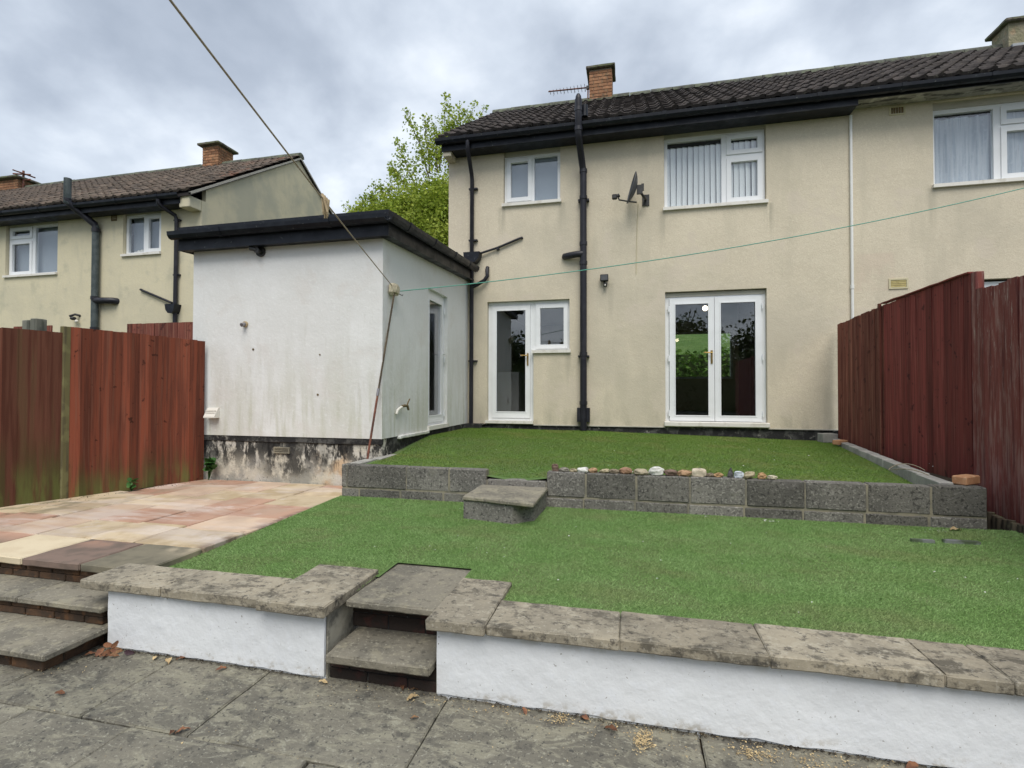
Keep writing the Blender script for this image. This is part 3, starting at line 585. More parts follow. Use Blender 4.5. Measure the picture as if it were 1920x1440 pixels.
# ------------------------------------------------------------------ roofs
def tile_mesh(pitch):
    """one single-roll concrete tile, lower left corner at the origin, running up the slope (+Y)"""
    W, Ln, th = .205, .43, .014; prof = [(0, .012), (.012, 0), (.09, 0), (.118, .005), (.135, .021), (.16, .032), (.185, .023), (.202, .008)]
    vs = []; c, s_ = math.cos(pitch), math.sin(pitch)
    def P(x, d, h): return (x, d*c-h*s_, d*s_+h*c)
    n = len(prof)
    for d, lift in ((0, .024), (Ln, 0.0)):
        for x, h in prof: vs.append(P(x, d, h+th+lift))
    for x, h in prof: vs.append(P(x, .002, h*.6+lift*0-.004))
    fs = [(i, i+1, n+i+1, n+i) for i in range(n-1)]+[(2*n+i, 2*n+i+1, i+1, i) for i in range(n-1)]
    b = B(); b.add(vs, fs, False); b.sm = [True]*(n-1)+[False]*(n-1); return b
def roof(parent, x0, x1, ye, ze, yr, pitch, tm, back=True, verge_left=True, skip=None):
    ln = (yr-ye)/math.cos(pitch); zr = ze+(yr-ye)*math.tan(pitch); yb = 2*yr-ye
    dk = O('roof', B().prism([(ye+.03, ze-.03), (yr, zr-.03), (yb-.03, ze-.03), (yb-.03, ze-.09), (yr, zr-.10), (ye+.03, ze-.09)], x0+.01, x1-.01), 'roof_deck', parent)
    rows_ = int(round(ln/.345)); g = ln/rows_; cols = int(round((x1-x0)/.205)); cw = (x1-x0)/cols
    src = None; items = []
    for r in range(rows_):
        for c in range(cols):
            p = Vector((x0+c*cw, ye+r*g*math.cos(pitch), ze+r*g*math.sin(pitch)))
            if skip and skip(p): continue
            items.append(((p-CAM).length, p))
    items.sort(key=lambda t: t[0]); base = tile_mesh(pitch); rest = B()
    for k, (d, p) in enumerate(items):
        j = Vector((random.uniform(-.004, .004), random.uniform(-.008, .008), random.uniform(-.003, .006))); rot = (random.uniform(-.012, .012), random.uniform(-.012, .012), random.uniform(-.012, .012))
        if k < 296:
            if src is None: src = O('tile', base, tm, dk, origin=(0, 0, 0)); src.location = p+j-ORG[dk.name]
            else:
                o = src.copy(); COL.objects.link(o); o.parent = dk; o.location = p+j-ORG[dk.name]; o.rotation_euler = rot
        else: rest.add([Vector(v)+p+j for v in base.v], base.f)
    if rest.v: O('tiles', rest, tm, dk, kind='stuff')
    # ridge tiles
    n = int((x1-x0)/.45); cw = (x1-x0)/n; rs = None
    b = B(); poly = [(yr+.13*math.cos(a), zr-.035+.125*math.sin(a)) for a in [PI*i/8 for i in range(9)]]
    for k in range(n):
        if rs is None: rs = O('ridge_tile', B().prism(poly, x0+.004, x0+cw-.004), 'ridge_tile', dk)
        else:
            o = rs.copy(); COL.objects.link(o); o.parent = dk; o.location = rs.location+Vector((k*cw, 0, random.uniform(-.006, .006))); o.rotation_euler = (0, random.uniform(-.01, .01), 0)
    return dk, zr
def gutter(parent, x0, x1, y, z, m='black_gutter', dz=0., brackets=True):
    poly = [(y, z), (y, z-.02), (y-.012, z-.062), (y-.045, z-.088), (y-.085, z-.08), (y-.112, z-.045), (y-.118, z), (y-.110, z), (y-.104, z-.042), (y-.08, z-.072), (y-.046, z-.08), (y-.016, z-.058), (y-.006, z-.02), (y-.006, z)]
    g = O('gutter', B().prism(poly, x0, x1), m, parent)
    n = max(1, int((x1-x0)/1.0)); rs = None
    pol2 = [(y+.002, z+.004), (y-.014, z-.068), (y-.045, z-.096), (y-.088, z-.087), (y-.119, z-.047), (y-.125, z+.004)]
    for k in range(n):
        xx = x0+(k+.5)*(x1-x0)/n
        if rs is None: rs = O('bracket', B().prism(pol2, xx-.03, xx+.03), m, g); fx = xx
        else:
            o = rs.copy(); COL.objects.link(o); o.parent = g; o.location = rs.location+Vector((xx-fx, 0, 0))
    return g
def chimney(parent, x0, x1, y0, y1, z0, z1, cap=.065, slab=.07, m='chimney_brick', bricks=True, nm='chimney'):
    c = O(nm, B().box(x0+.012, x1-.012, y0+.012, y1-.012, z0, z1), 'chimney_mortar' if bricks else m, parent)
    if bricks:
        h = .075; r = 0; z = z0+.1
        while z+.065 <= z1+.005:
            for axis in (0, 1):
                a0, a1 = (x0, x1) if axis == 0 else (y0, y1); n = 2.5; bl = (a1-a0)/2.5
                s0 = a0-(bl/2 if r % 2 else 0)
                while s0 < a1-.02:
                    p, q = max(a0, s0)+.004, min(a1, s0+bl)-.004
                    if q-p > .03:
                        if axis == 0: O('brick', B().cham(p, q, y0, y0+.05, z, z+.064, .003), 'chimney_brick', c)
                        else:
                            for xx in (x0, x1-.05):
                                pp = p+.052 if p < y0+.05 else p
                                if q-pp > .02: O('brick', B().cham(xx, xx+.05, pp, q, z, z+.064, .003), 'chimney_brick', c)
                    s0 += bl
            z += h; r += 1
    O('cap', B().rough(x0-cap, x1+cap, y0-cap, y1+cap, z1+.002, z1+slab, .1, .006, x0, .012), 'mossy_slab', c)
    return c

# ------------------------------------------------------------------ the house
PITCH = R(33.1)
def house_shell(parent, x0, x1, y, depth, zb, zt, openings, backops, m='cream_render', gables=(1, 1), zroof=None, inner=True, yback_m=None):
    wl = O('wall', B().holes(x0, x1, zb, zt, openings, 0, .10, TY(y), back=True), m, parent)
    O('wall', B().holes(x0, x1, zb, zt, backops, 0, .10, TY(y+depth-.1)), m, parent)
    yr = y+depth/2; zg = zroof+.46*math.tan(PITCH)-.105; zr = zroof+(depth/2+.36)*math.tan(PITCH)-.115
    for g_, xx in zip(gables, (x0, x1-.10)):
        xa = xx+.0015 if xx == x0 else xx-.0015
        O('gable_wall', B().prism([(y+.101, zb), (y+depth-.101, zb), (y+depth-.101, zg), (yr, zr), (y+.101, zg)], xx, xx+.10), m, parent)
    if inner:
        O('interior', B().box(x0+.11, x1-.11, y+.11, y+depth-.11, zb+.02, -.07), 'dark_floor', parent)
        O('ceiling', B().box(x0+.11, x1-.11, y+.16, y+depth-.11, 2.38, 2.62), 'plaster', parent)
        O('ceiling', B().box(x0+.11, x1-.11, y+.11, y+depth-.11, zt-.12, zt-.06), 'plaster', parent)
    return wl
hs = thing('house', (0, 3.2, -.12), 'cream rendered two storey house with white French doors and black drainpipes, in the middle', 'house')
OPS = [(-2.13, -1.145, 3.63, 4.62), (.53, 2.04, 3.36, 4.62), (-2.415, -.99, -.11, 1.985), (.54, 2.035, -.112, 2.03)]
OPS2 = [OPS[0], OPS[1], (-2.415, -1.60, -.11, 1.985), (-1.605, -.99, 1.12, 1.985), OPS[3]]
house_shell(hs, -3.13, 3.182, 0, 6.4, -.12, 4.68, OPS2, [(.9, 2.70, .80, 2.1)], zroof=4.765)
O('plinth', B().rough(-3.128, 3.18, .012, .10, -.42, -.121, .12, .004, 8, .002), 'black_tar', hs)
O('drip_edge', B().box(-2.76, -2.42, -.014, .02, -.135, -.119).box(-1.598, .535, -.014, .02, -.135, -.119).box(2.04, 3.18, -.014, .02, -.135, -.119), 'panel_cream', hs)
# partition and fittings inside
O('partition', B().box(-.62, -.5, .2, 6.2, -.07, 2.38), 'plaster', hs)
O('kitchen_unit', B().box(-2.9, -2.12, 1.2, 2.2, -.07, .82), 'kitchen_unit', hs)
O('chimney_breast', B().box(2.05, 2.95, 1.2, 2.2, -.07, 2.38), 'dark_floor', hs)
# upstairs window, left
w1 = window(hs, -2.125, -1.15, 3.665, 4.50, TY(.07), [(-2.06, -1.665, 3.74, 4.44, True), (-1.60, -1.20, 3.705, 4.45, False)])
O('head_panel', B().box(-2.128, -1.147, .055, .09, 4.502, 4.619), 'panel_cream', w1)
O('blind', B().box(-2.10, -1.17, .14, .146, 3.64, 4.52), 'sky_grey_blind', w1)  # added backing sheet, its blue-grey stands in for sky reflected in the panes
# upstairs window, right, with vertical blinds
w2 = window(hs, .537, 2.033, 3.385, 4.52, TY(.07), [(.585, 1.405, 3.42, 4.46, False), (1.50, 1.975, 4.19, 4.455, True), (1.50, 1.975, 3.44, 4.09, True)])
O('head_panel', B().box(.532, 2.038, .055, .09, 4.522, 4.619), 'panel_cream', w2)
O('blind_rail_shadow', B().box(.56, 2.02, .132, .16, 4.40, 4.45), 'black_plastic', w2)  # rail coloured black to paint in the shadow gap above the slats
sb = None
for k in range(17):
    x = .60+k*.0865
    if sb is None: sb = O('blind_slat', B().add([(-.044, 0, 0), (-.02, -.008, 0), (.02, -.008, 0), (.044, 0, 0), (-.044, 0, 1.0), (-.02, -.008, 1.0), (.02, -.008, 1.0), (.044, 0, 1.0)], [(0, 1, 5, 4), (1, 2, 6, 5), (2, 3, 7, 6)], True), 'blind', w2, origin=(0, 0, 0))
    o = sb if k == 0 else sb.copy()
    if k: COL.objects.link(o); o.parent = w2
    o.location = Vector((x, .135, 3.39))-ORG[w2.name]; o.rotation_euler = (0, random.uniform(-.01, .01), R(20)+random.uniform(-.12, .12))
# kitchen door with side window
T = TY(.075)
kd = window(hs, -2.41, -1.62, -.055, 1.975, TY(.075), [(-2.315, -1.66, -.02, 1.905, False)], name='door_frame', sill=False, depth=.07) if False else None
dfm = O('door_frame', B().holes(-2.412, -1.603, -.06, 1.98, [(-2.345, -1.668, -.022, 1.915)], 0, .075, T), 'upvc', hs)
leaf(hs, -2.342, -1.671, -.018, 1.912, TY(.06), .075, .105, 0, 'kitchen_door', 0, 1)
O('threshold', B().box(-2.44, -1.60, -.05, .10, -.108, -.062), 'upvc_sill', dfm)
window(hs, -1.602, -.993, 1.135, 1.98, T, [(-1.545, -1.05, 1.185, 1.90, True)])
# French doors
ff = O('door_frame', B().holes(.543, 2.032, -.035, 2.02, [(.605, 1.975, -.028, 1.925)], 0, .075, T), 'upvc', hs)
O('head_panel', B().box(.56, 2.02, .06, .072, 1.955, 2.015), 'panel_cream', ff)
leaf(hs, .609, 1.284, -.026, 1.922, TY(.05), .085, .085, 0, 'french_door', -1, 1)
leaf(hs, 1.290, 1.971, -.026, 1.922, TY(.05), .085, .085, 0, 'french_door', 1, 0)
O('threshold', B().rough(.52, 2.06, -.06, .12, -.112, -.037, .1, .002, 17, .006), 'upvc_sill', ff)
# far window seen through the room
fw = window(hs, .9, 2.70, .80, 2.1, TY(6.32), [(.96, 2.64, .86, 2.04, False)], sill=False)
O('lamp_shade', B().ball((1.55, 3.0, 2.22), .055, 10, 8), 'lamp_glow', hs)
# eaves
rf, zr_ = roof(hs, -3.19, 3.182, -.36, 4.765, 3.2, PITCH, 'roof_tile')
fc = O('fascia', B().box(-3.15, 3.182, -.305, -.282, 4.545, 4.735), 'black_gutter', hs)
O('soffit', B().box(-3.14, 3.182, -.281, -.002, 4.555, 4.57), 'black_gutter', hs)
O('soffit_trim', B().box(-3.12, 3.18, -.03, -.003, 4.571, 4.679), 'panel_cream', hs)
O('corbel', B().rough(-3.135, -2.99, -.28, -.004, 4.47, 4.60, .05, .003, 3, .006), 'cream_render', hs)
gutter(hs, -3.23, 3.18, -.31, 4.725)
chimney(hs, -.90, -.39, 3.0, 3.53, 6.6, 7.70)
O('lead_flashing', B().box(-.93, -.36, 2.965, 2.999, 6.75, 7.02), 'mossy_slab', hs)
# soil pipe
sp_ = O('soil_pipe', B().tube([(-.752, -.085, -.2), (-.752, -.085, 4.05), (-.76, -.10, 4.12), (-.79, -.40, 4.42), (-.795, -.47, 4.50), (-.795, -.47, 5.05)], .055, 14), 'black_pipe', hs)
for z in (.22, 1.02, 2.52, 2.84, 3.6, 4.04): O('pipe_socket', B().cyl((-.752, -.085, z), (-.752, -.085, z+.06), .064, 14), 'black_pipe', sp_)
O('pipe_socket', B().cyl((-.795, -.47, 4.55), (-.795, -.47, 4.61), .064, 14).cyl((-.795, -.47, 4.86), (-.795, -.47, 4.92), .062, 14), 'black_pipe', sp_)
O('vent_cap', B().ball((-.795, -.47, 5.05), .05, 12, 6, (1, 1, 2.)), 'black_pipe', sp_)
O('overflow_hopper', B().cyl((-.70, -.40, 4.80), (-.70, -.40, 4.98), .05, 10), 'black_gutter', sp_)
O('branch_pipe', B().tube([(-.76, -.09, 2.70), (-.86, -.10, 2.695), (-.98, -.07, 2.69), (-1.07, -.03, 2.69), (-1.08, .03, 2.69)], [.055, .055, .054, .05, .045], 12), 'black_pipe', sp_)
for z in (1.0, 3.58): O('pipe_bracket', B().box(-.84, -.66, -.09, -.002, z, z+.03), 'black_pipe', sp_)
O('pipe_bracket', B().box(-.855, -.80, -.11, -.002, -.06, .17).box(-.70, -.65, -.11, -.002, -.06, .17), 'black_pipe', sp_)
# rain pipe on the left
rp = O('rain_pipe', B().tube([(-2.66, -.37, 4.65), (-2.66, -.37, 4.56), (-2.665, -.32, 4.47), (-2.675, -.10, 4.20), (-2.68, -.055, 4.12), (-2.685, -.055, -.16)], .036, 12), 'black_pipe', hs)
for z in (.95, 3.05, 3.95): O('pipe_bracket', B().box(-2.74, -2.585, -.06, -.002, z, z+.025), 'black_pipe', rp)
O('hopper', B().prism([(-2.80, 2.83), (-2.51, 2.83), (-2.53, 2.72), (-2.60, 2.65), (-2.74, 2.65), (-2.79, 2.73)], -.17, -.004, 'y'), 'black_gutter', rp)
O('waste_pipe', B().tube([(-2.56, -.06, 2.815), (-2.22, -.035, 2.91), (-1.84, -.03, 3.045), (-1.80, -.03, 3.055), (-1.795, .03, 3.055)], .020, 10), 'black_pipe', rp)
O('pipe_bracket', B().box(-2.24, -2.20, -.06, -.002, 2.87, 2.915), 'black_pipe', rp)
O('swan_neck', B().tube([(-2.68, -.06, 2.24), (-2.60, -.07, 2.27), (-2.45, -.075, 2.345), (-2.395, -.07, 2.42), (-2.405, -.06, 2.53), (-2.405, -.02, 2.58)], .033, 10), 'black_pipe', rp)
O('drain_shoe', B().box(-2.78, -2.50, -.13, -.004, -.20, -.115), 'black_tar', rp)
O('cable', B().tube([(-2.5, -.01, -.118), (-2.45, -.03, -.125), (-2.42, -.02, -.13)], .006, 6), 'black_plastic', rp)

# attached house on the right
hr = thing('house', (6.4, 3.2, -.12), 'cream rendered neighbouring house on the right, behind the red fence, with net curtains upstairs', 'house')
house_shell(hr, 3.184, 9.5, 0, 6.4, -.45, 4.68, [(4.25, 5.95, 3.39, 4.62), (4.36, 6.2, .2, 2.03)], [], zroof=4.765)
w3 = window(hr, 4.257, 5.945, 3.415, 4.52, TY(.07), [(4.30, 5.02, 3.45, 4.46, False), (5.125, 5.87, 4.24, 4.455, True), (5.125, 5.87, 3.47, 4.16, True)])
O('head_panel', B().box(4.252, 5.948, .055, .09, 4.522, 4.619), 'panel_cream', w3)
cu = B(); nn = 120
vsx = [(4.26+1.68*i/nn, .155+.018*math.sin(i*.42+2.6*math.sin(i*.13))+.008*math.sin(i*1.1+2*math.sin(i*.3)), z) for z in (3.4, 4.42) for i in range(nn+1)]
cu.add(vsx, [(i, i+1, nn+2+i, nn+1+i) for i in range(nn)], True); O('net_curtain', cu, 'net_curtain', w3)
O('curtain_rail', B().box(4.26, 5.94, .135, .165, 4.425, 4.47), 'black_plastic', w3)
window(hr, 4.365, 6.195, .22, 2.0, T, [(4.42, 4.82, .3, 1.93, True), (4.92, 6.13, .3, 1.93, False)])
roof(hr, 3.186, 9.5, -.36, 4.765, 3.2, PITCH, 'roof_tile')
O('fascia', B().box(3.184, 9.5, -.305, -.282, 4.625, 4.735), 'black_gutter', hr)
O('soffit', B().rough(3.186, 9.5, -.281, -.003, 4.635, 4.665, .12, .003, 4, .004), 'pale_fascia', hr)
O('soffit_trim', B().box(3.184, 9.5, -.03, -.003, 4.666, 4.679), 'panel_cream', hr)
gutter(hr, 3.182, 9.5, -.31, 4.725)
c3 = chimney(hr, 6.96, 7.95, 2.92, 3.40, 6.6, 7.42, .07, .07, 'chimney_render', False)
O('lead_flashing', B().rough(6.99, 7.96, 2.85, 2.915, 6.82, 6.98, .06, .008, 6, .004), 'lead', c3)
va = O('air_vent', B().holes(3.70, 3.905, 4.487, 4.612, [(3.72, 3.885, 4.505, 4.595)], -.012, .0, TY(0)), 'vent_frame', hr)
for k in range(5): O('vent_louvre', B().box(3.722+.033*k, 3.722+.033*k+.024, -.006, .004, 4.507, 4.593), 'vent_brown', va)
va = O('air_vent', B().holes(3.67, 3.914, 1.936, 2.086, [(3.692, 3.892, 1.958, 2.064)], -.014, .0, TY(0)), 'vent_frame', hr)
for k in range(4): O('vent_louvre', B().box(3.694, 3.89, -.008, .004, 1.961+.026*k, 1.961+.026*k+.02), 'vent_yellow', va)
wp = O('white_pipe', B().tube([(3.19, -.025, -.3), (3.19, -.025, 4.54)], .02, 10), 'white_cable', hr)
O('pipe_socket', B().cyl((3.19, -.025, 1.96), (3.19, -.025, 2.02), .026, 10), 'white_cable', wp)

# ------------------------------------------------------------------ flat-roofed white extension
ex = thing('extension', (-4.07, -1.56, -.7), 'white single storey extension with black flat roof edge, joined to the left of the house', 'extension')
XR, YF, XL = -2.765, -3.13, -5.38
zt0, zt1 = 2.24, 2.41
O('front_wall', B().holes(XL, XR, -.115, 2.26, [], 0, .12, TY(YF)), 'white_render', ex)
O('side_wall', B().holes(YF+.121, -.002, -.115, 2.42, [(-1.785, -1.015, -.055, 1.895)], 0, .14, TX(XR)), 'white_render', ex)
O('side_wall', B().box(XL, XL+.12, YF+.121, 4, -.7, 2.42), 'white_render', ex)
O('interior', B().box(XL+.13, XR-.15, YF+.13, -.13, -.3, -.09), 'dark_floor', ex)
O('back_wall', B().box(XL+.13, XR-.15, -.12, -.004, -.3, 2.3), 'plaster', ex)
O('kitchen_unit', B().box(-4.2, -3.6, -.75, -.15, -.08, 2.0), 'plaster', ex)
O('plinth', B().rough(XL+.012, XR-.012, YF+.022, YF+.2, -.75, -.118, .06, .006, 11, .004), 'stained_plinth', ex)
O('damp_course', B().rough(XL+.004, XR-.004, YF+.006, YF+.05, -.185, -.118, .05, .008, 12, .004), 'black_tar', ex)
O('side_plinth', B().rough(XR-.15, XR-.012, YF+.2, -1.83, -.75, -.118, .06, .008, 13, .004).rough(XR-.15, XR-.006, -1.83, -.02, -.4, -.118, .06, .008, 14, .004), 'black_tar', ex)
O('render_drip', B().rough(XR-.02, XR+.035, -2.72, -1.80, -.15, -.112, .05, .006, 15, .004), 'white_render', ex)
# roof and its edges (the roof rises gently towards the house)
rz = lambda y: 2.455+.055*(y+3.25)
def sloped(x0, x1, y0, y1, a, b_):
    v = [(x0, y0, rz(y0)+a), (x1, y0, rz(y0)+a), (x1, y1, rz(y1)+a), (x0, y1, rz(y1)+a), (x0, y0, rz(y0)+b_), (x1, y0, rz(y0)+b_), (x1, y1, rz(y1)+b_), (x0, y1, rz(y1)+b_)]
    return B().add(v, [(0, 3, 2, 1), (4, 5, 6, 7), (0, 1, 5, 4), (1, 2, 6, 5), (2, 3, 7, 6), (3, 0, 4, 7)])
O('flat_roof', sloped(-5.46, -2.645, -3.245, -.005, -.03, .0), 'roof_deck', ex)
O('fascia', sloped(-5.46, -2.65, -3.265, -3.247, -.28, .012), 'black_gutter', ex)
O('fascia', sloped(-2.648, -2.63, -3.265, -.30, -.28, .012), 'black_gutter', ex)
O('fascia', sloped(-5.478, -5.462, -3.265, 3.9, -.28, .012), 'black_gutter', ex)
O('soffit', sloped(-5.45, -2.66, -3.24, -3.132, -.275, -.25), 'black_gutter', ex)
O('soffit', sloped(-2.762, -2.655, -3.24, -.005, -.275, -.25), 'black_gutter', ex)
gutter(ex, -5.53, -2.60, -3.267, 2.385)
gp = [(0, 0), (0, -.02), (.012, -.062), (.045, -.088), (.085, -.08), (.112, -.045), (.118, 0), (.110, 0), (.104, -.042), (.08, -.072), (.046, -.08), (.016, -.058), (.006, -.02), (.006, 0)]
v0 = [(-2.628+p[0], -3.385, rz(-3.385)-.062+p[1]) for p in gp]; v1 = [(-2.628+p[0], -.15, rz(-.15)-.062+p[1]) for p in gp]; n = len(gp)
sg = O('side_gutter', B().add(v0+v1, [tuple(range(n)), tuple(range(n, 2*n))[::-1]]+[(i, n+i, n+(i+1) % n, (i+1) % n) for i in range(n)]), 'black_gutter', ex)
for y in (-2.9, -2.1, -1.3, -.6):
    O('bracket', B().prism([(-2.628, rz(y)-.058), (-2.616, rz(y)-.128), (-2.583, rz(y)-.156), (-2.54, rz(y)-.148), (-2.508, rz(y)-.108), (-2.503, rz(y)-.058)], y-.03, y+.03, 'y'), 'black_gutter', sg)
# side door
TD = TX(XR-.06)
sdm = O('door_frame', B().holes(-1.783, -1.017, -.053, 1.893, [(-1.725, -1.075, -.02, 1.835)], 0, .06, TD), 'upvc', ex)
leaf(ex, -1.721, -1.079, -.016, 1.831, TX(XR-.045), .075, .10, 0, 'side_door', 1, 1, metal='upvc', hz=.98)
O('threshold', B().box(XR-.1, XR+.03, -1.80, -1.0, -.112, -.056), 'upvc_sill', sdm)
# wall fittings on the extension (each its own thing)
b = B().cyl((-4.385, -3.131, 2.13), (-4.385, -3.16, 2.13), .062, 16).cyl((-4.385, -3.16, 2.13), (-4.385, -3.225, 2.13), .036, 14)
fl = thing('flue_outlet', (-4.385, -3.16, 2.07), 'black round flue outlet high on the white extension wall', 'flue')
O('wall_plate', b, 'black_plastic', fl); O('elbow', B().tube([(-4.385, -3.205, 2.13), (-4.43, -3.21, 2.15), (-4.475, -3.215, 2.16)], .028, 10), 'black_plastic', fl)
ph = thing('pipe_stub', (-4.60, -3.14, 1.22), 'small brass coloured overflow pipe stub on the white front wall', 'pipe')
O('collar', B().tube([(-4.598, -3.131, 1.252), (-4.598, -3.15, 1.252)], .036, 14), 'peg_wood', ph); O('stub', B().tube([(-4.598, -3.15, 1.252), (-4.60, -3.20, 1.235)], [.022, .024], 12, True), 'galvanised', ph)
for (x, z, r, l_) in [(-4.487, .941, .014, 'small drill hole plug below the pipe stub on the white wall'), (-3.569, .862, .010, 'upper dark wall plug near middle of the white wall'), (-3.593, .39, .013, 'lower chipped wall plug near middle of the white wall')]:
    O('wall_plug', B().cyl((x, -3.131, z), (x, -3.136, z), r, 8), 'vent_brown', None, l_, 'wall plug')
vc = thing('vent_cowl', (-5.045, -3.15, .09), 'white plastic vent cowl low on the extension wall beside the left fence', 'vent')
O('hood', B().prism([(-3.131, .225), (-3.15, .225), (-3.215, .115), (-3.215, .10), (-3.131, .10)], -5.125, -4.965), 'pale_plastic', vc)
for k in range(3): O('louvre', B().box(-5.12, -4.97, -3.19-.006*k, -3.182-.006*k, .19-.03*k, .197-.03*k), 'pale_plastic', vc)
ab = thing('air_brick', (-4.08, -3.12, -.315), 'terracotta air brick grille set in the stained plinth', 'air brick')
O('frame', B().holes(-4.19, -3.975, -.315, -.24, [(-4.175, -3.99, -.30, -.255)], -.012, .03, TY(-3.118)), 'mortar', ab)
for k in range(2): O('bar', B().box(-4.176, -3.989, -3.124, -3.10, -.292+.021*k, -.281+.021*k), 'mortar', ab)
O('bar', B().box(-4.176, -3.989, -3.099, -3.09, -.301, -.254), 'black_tar', ab)
tp = thing('garden_tap', (XR+.04, -2.62, .2), 'outside tap with white pipe elbow on the extension side wall', 'tap')
O('pipe_elbow', B().tube([(XR+.02, -2.80, .16), (XR+.025, -2.79, .20), (XR+.03, -2.74, .225), (XR+.04, -2.70, .24)], .017, 8), 'pale_plastic', tp)
O('spout', B().tube([(XR+.04, -2.70, .25), (XR+.05, -2.63, .255), (XR+.055, -2.57, .25), (XR+.055, -2.54, .20)], [.016, .018, .016, .014], 8), 'vent_brown', tp)
O('lever', B().tube([(XR+.055, -2.58, .26), (XR+.06, -2.56, .30), (XR+.06, -2.52, .335)], .009, 6), 'vent_brown', tp)

# clothes line reel, rope, prop, pegs
rl = thing('clothesline_reel', (XR+.05, -2.93, 1.56), 'cream plastic clothes line reel on the corner of the extension', 'clothes line reel')
O('casing', B().rough(XR+.004, XR+.09, -3.02, -2.85, 1.565, 1.70, .03, .003, 2, .02), 'old_cream_plastic', rl)
O('hook', B().tube([(XR+.06, -2.845, 1.60), (XR+.09, -2.80, 1.585), (XR+.09, -2.79, 1.60)], .006, 6), 'galvanised', rl); O('drum', B().cyl((XR+.09, -2.935, 1.63), (XR+.098, -2.935, 1.63), .045, 14), 'old_cream_plastic', rl)
def sag(p, q, s_, n=24):
    p, q = Vector(p), Vector(q); return [p.lerp(q, i/n)-Vector((0, 0, s_*4*(i/n)*(1-i/n))) for i in range(n+1)]
rope_a, rope_b = Vector((-2.715, -2.98, 1.66)), Vector((-1.284, -8.71, 2.145))
O('clothes_line', B().tube(sag(rope_a, rope_b, .035, 40), .0052, 6), 'rope', None, 'pale rope clothes line running from the reel up over the patio', 'clothes line')
def rope_at(t): return rope_a.lerp(rope_b, t)-Vector((0, 0, .035*4*t*(1-t)))
rdir = (rope_b-rope_a).normalized()
for i, (t, tilt, lab) in enumerate([(.372, -.14, 'left wooden clothes peg of the bunch on the rope line'), (.377, .0, 'middle wooden clothes peg of the bunch, hanging straight'), (.383, .05, 'darker wooden clothes peg behind the middle one on the rope'), (.388, .17, 'right wooden clothes peg of the bunch, splayed outwards')]):
    p = rope_at(t); r_ = Vector((.97, .23, 0)); dn = (Vector((0, 0, -1))+r_*tilt).normalized(); sd = r_*.010
    b = B()
    for s_ in (-1, 1):
        b.tube([p-dn*.035+sd*s_*.5, p+dn*.02+sd*s_*.6, p+dn*.10+sd*s_*(.8+.25*i % 2)], [.007, .009, .006], 6)
    b.tube([p-dn*.04, p-dn*.01], [.009, .011], 6)
    pg = O('clothes_peg', b, 'peg_wood', None, lab, 'clothes peg', 'pegs on the clothes line')
    O('spring', B().tube([p+dn*.012-sd*1.3, p+dn*.012+sd*1.3], .006, 6), 'rust_pole', pg)
O('clothes_line', B().tube(sag((-2.70, -2.85, 1.63), (6.8, -.004, 3.60), .22, 40), .0055, 6), 'green_line', None, 'thin green clothes line stretched across the cream house front', 'clothes line')
pp = thing('clothes_prop', (-2.83, -3.32, -.32), 'thin rusty clothes prop pole leaning against the extension corner', 'clothes prop')
O('lower_pole', B().tube([(-2.84, -3.32, -.32), (-2.786, -3.187, .42)], .013, 8), 'rust_pole', pp)
O('upper_pole', B().tube([(-2.786, -3.187, .42), (-2.70, -2.965, 1.60)], .011, 8), 'bark', pp)
O('joint_sleeve', B().tube([(-2.789, -3.195, .38), (-2.783, -3.18, .46)], .0165, 8), 'galvanised', pp)

# ------------------------------------------------------------------ wall fittings on the house
sdh = thing('satellite_dish', (.06, -.25, 3.5), 'dark grey satellite dish seen edge on, between the two upstairs windows', 'satellite dish')
nrm = Vector((-.955, -.16, .25)).normalized(); ua = nrm.cross(Vector((0, 0, 1))).normalized(); va_ = ua.cross(nrm) * -1
c0 = Vector((.085, -.27, 3.63)); vs = []; fs = []; nr, na = 6, 28
for layer in (0, 1):
    for i in range(nr+1):
        r = i/nr
        for k in range(na):
            a = 2*PI*k/na; vs.append(c0+ua*math.cos(a)*r*.215+va_*math.sin(a)*r*.25+nrm*(.075*r*r-.012*layer))
for layer in (0, 1):
    o_ = layer*(nr+1)*na
    for i in range(nr):
        for k in range(na):
            f = (o_+i*na+k, o_+i*na+(k+1) % na, o_+(i+1)*na+(k+1) % na, o_+(i+1)*na+k); fs.append(f if layer else f[::-1])
for k in range(na): a = nr*na+k; b_ = nr*na+(k+1) % na; fs.append((a, b_, b_+(nr+1)*na, a+(nr+1)*na))
O('dish', B().add(vs, fs, True), 'dish_grey', sdh)
O('feed_arm', B().tube([(.10, -.28, 3.41), (-.02, -.30, 3.425), (-.17, -.31, 3.46), (-.19, -.31, 3.52)], .013, 8), 'black_plastic', sdh)
O('receiver', B().cham(-.28, -.20, -.345, -.275, 3.475, 3.55, .012).cyl((-.20, -.31, 3.52), (-.165, -.31, 3.535), .03, 10), 'black_plastic', sdh)
O('bracket', B().box(.10, .19, -.29, -.25, 3.54, 3.68).tube([(.14, -.27, 3.60), (.20, -.22, 3.52), (.24, -.10, 3.52), (.24, -.012, 3.54)], .02, 8).box(.19, .30, -.014, -.002, 3.44, 3.62).box(.17, .21, -.28, -.23, 3.60, 3.70), 'black_plastic', sdh)
O('cable', B().tube([(.12, -.25, 3.40), (.115, -.05, 3.30), (.11, -.008, 3.2), (.098, -.008, 2.75), (.092, -.008, 2.34)], .005, 6), 'vent_frame', sdh)
fd = thing('floodlight', (-.41, -.03, 2.16), 'small black floodlight with white motion sensor, right of the soil pipe', 'floodlight')
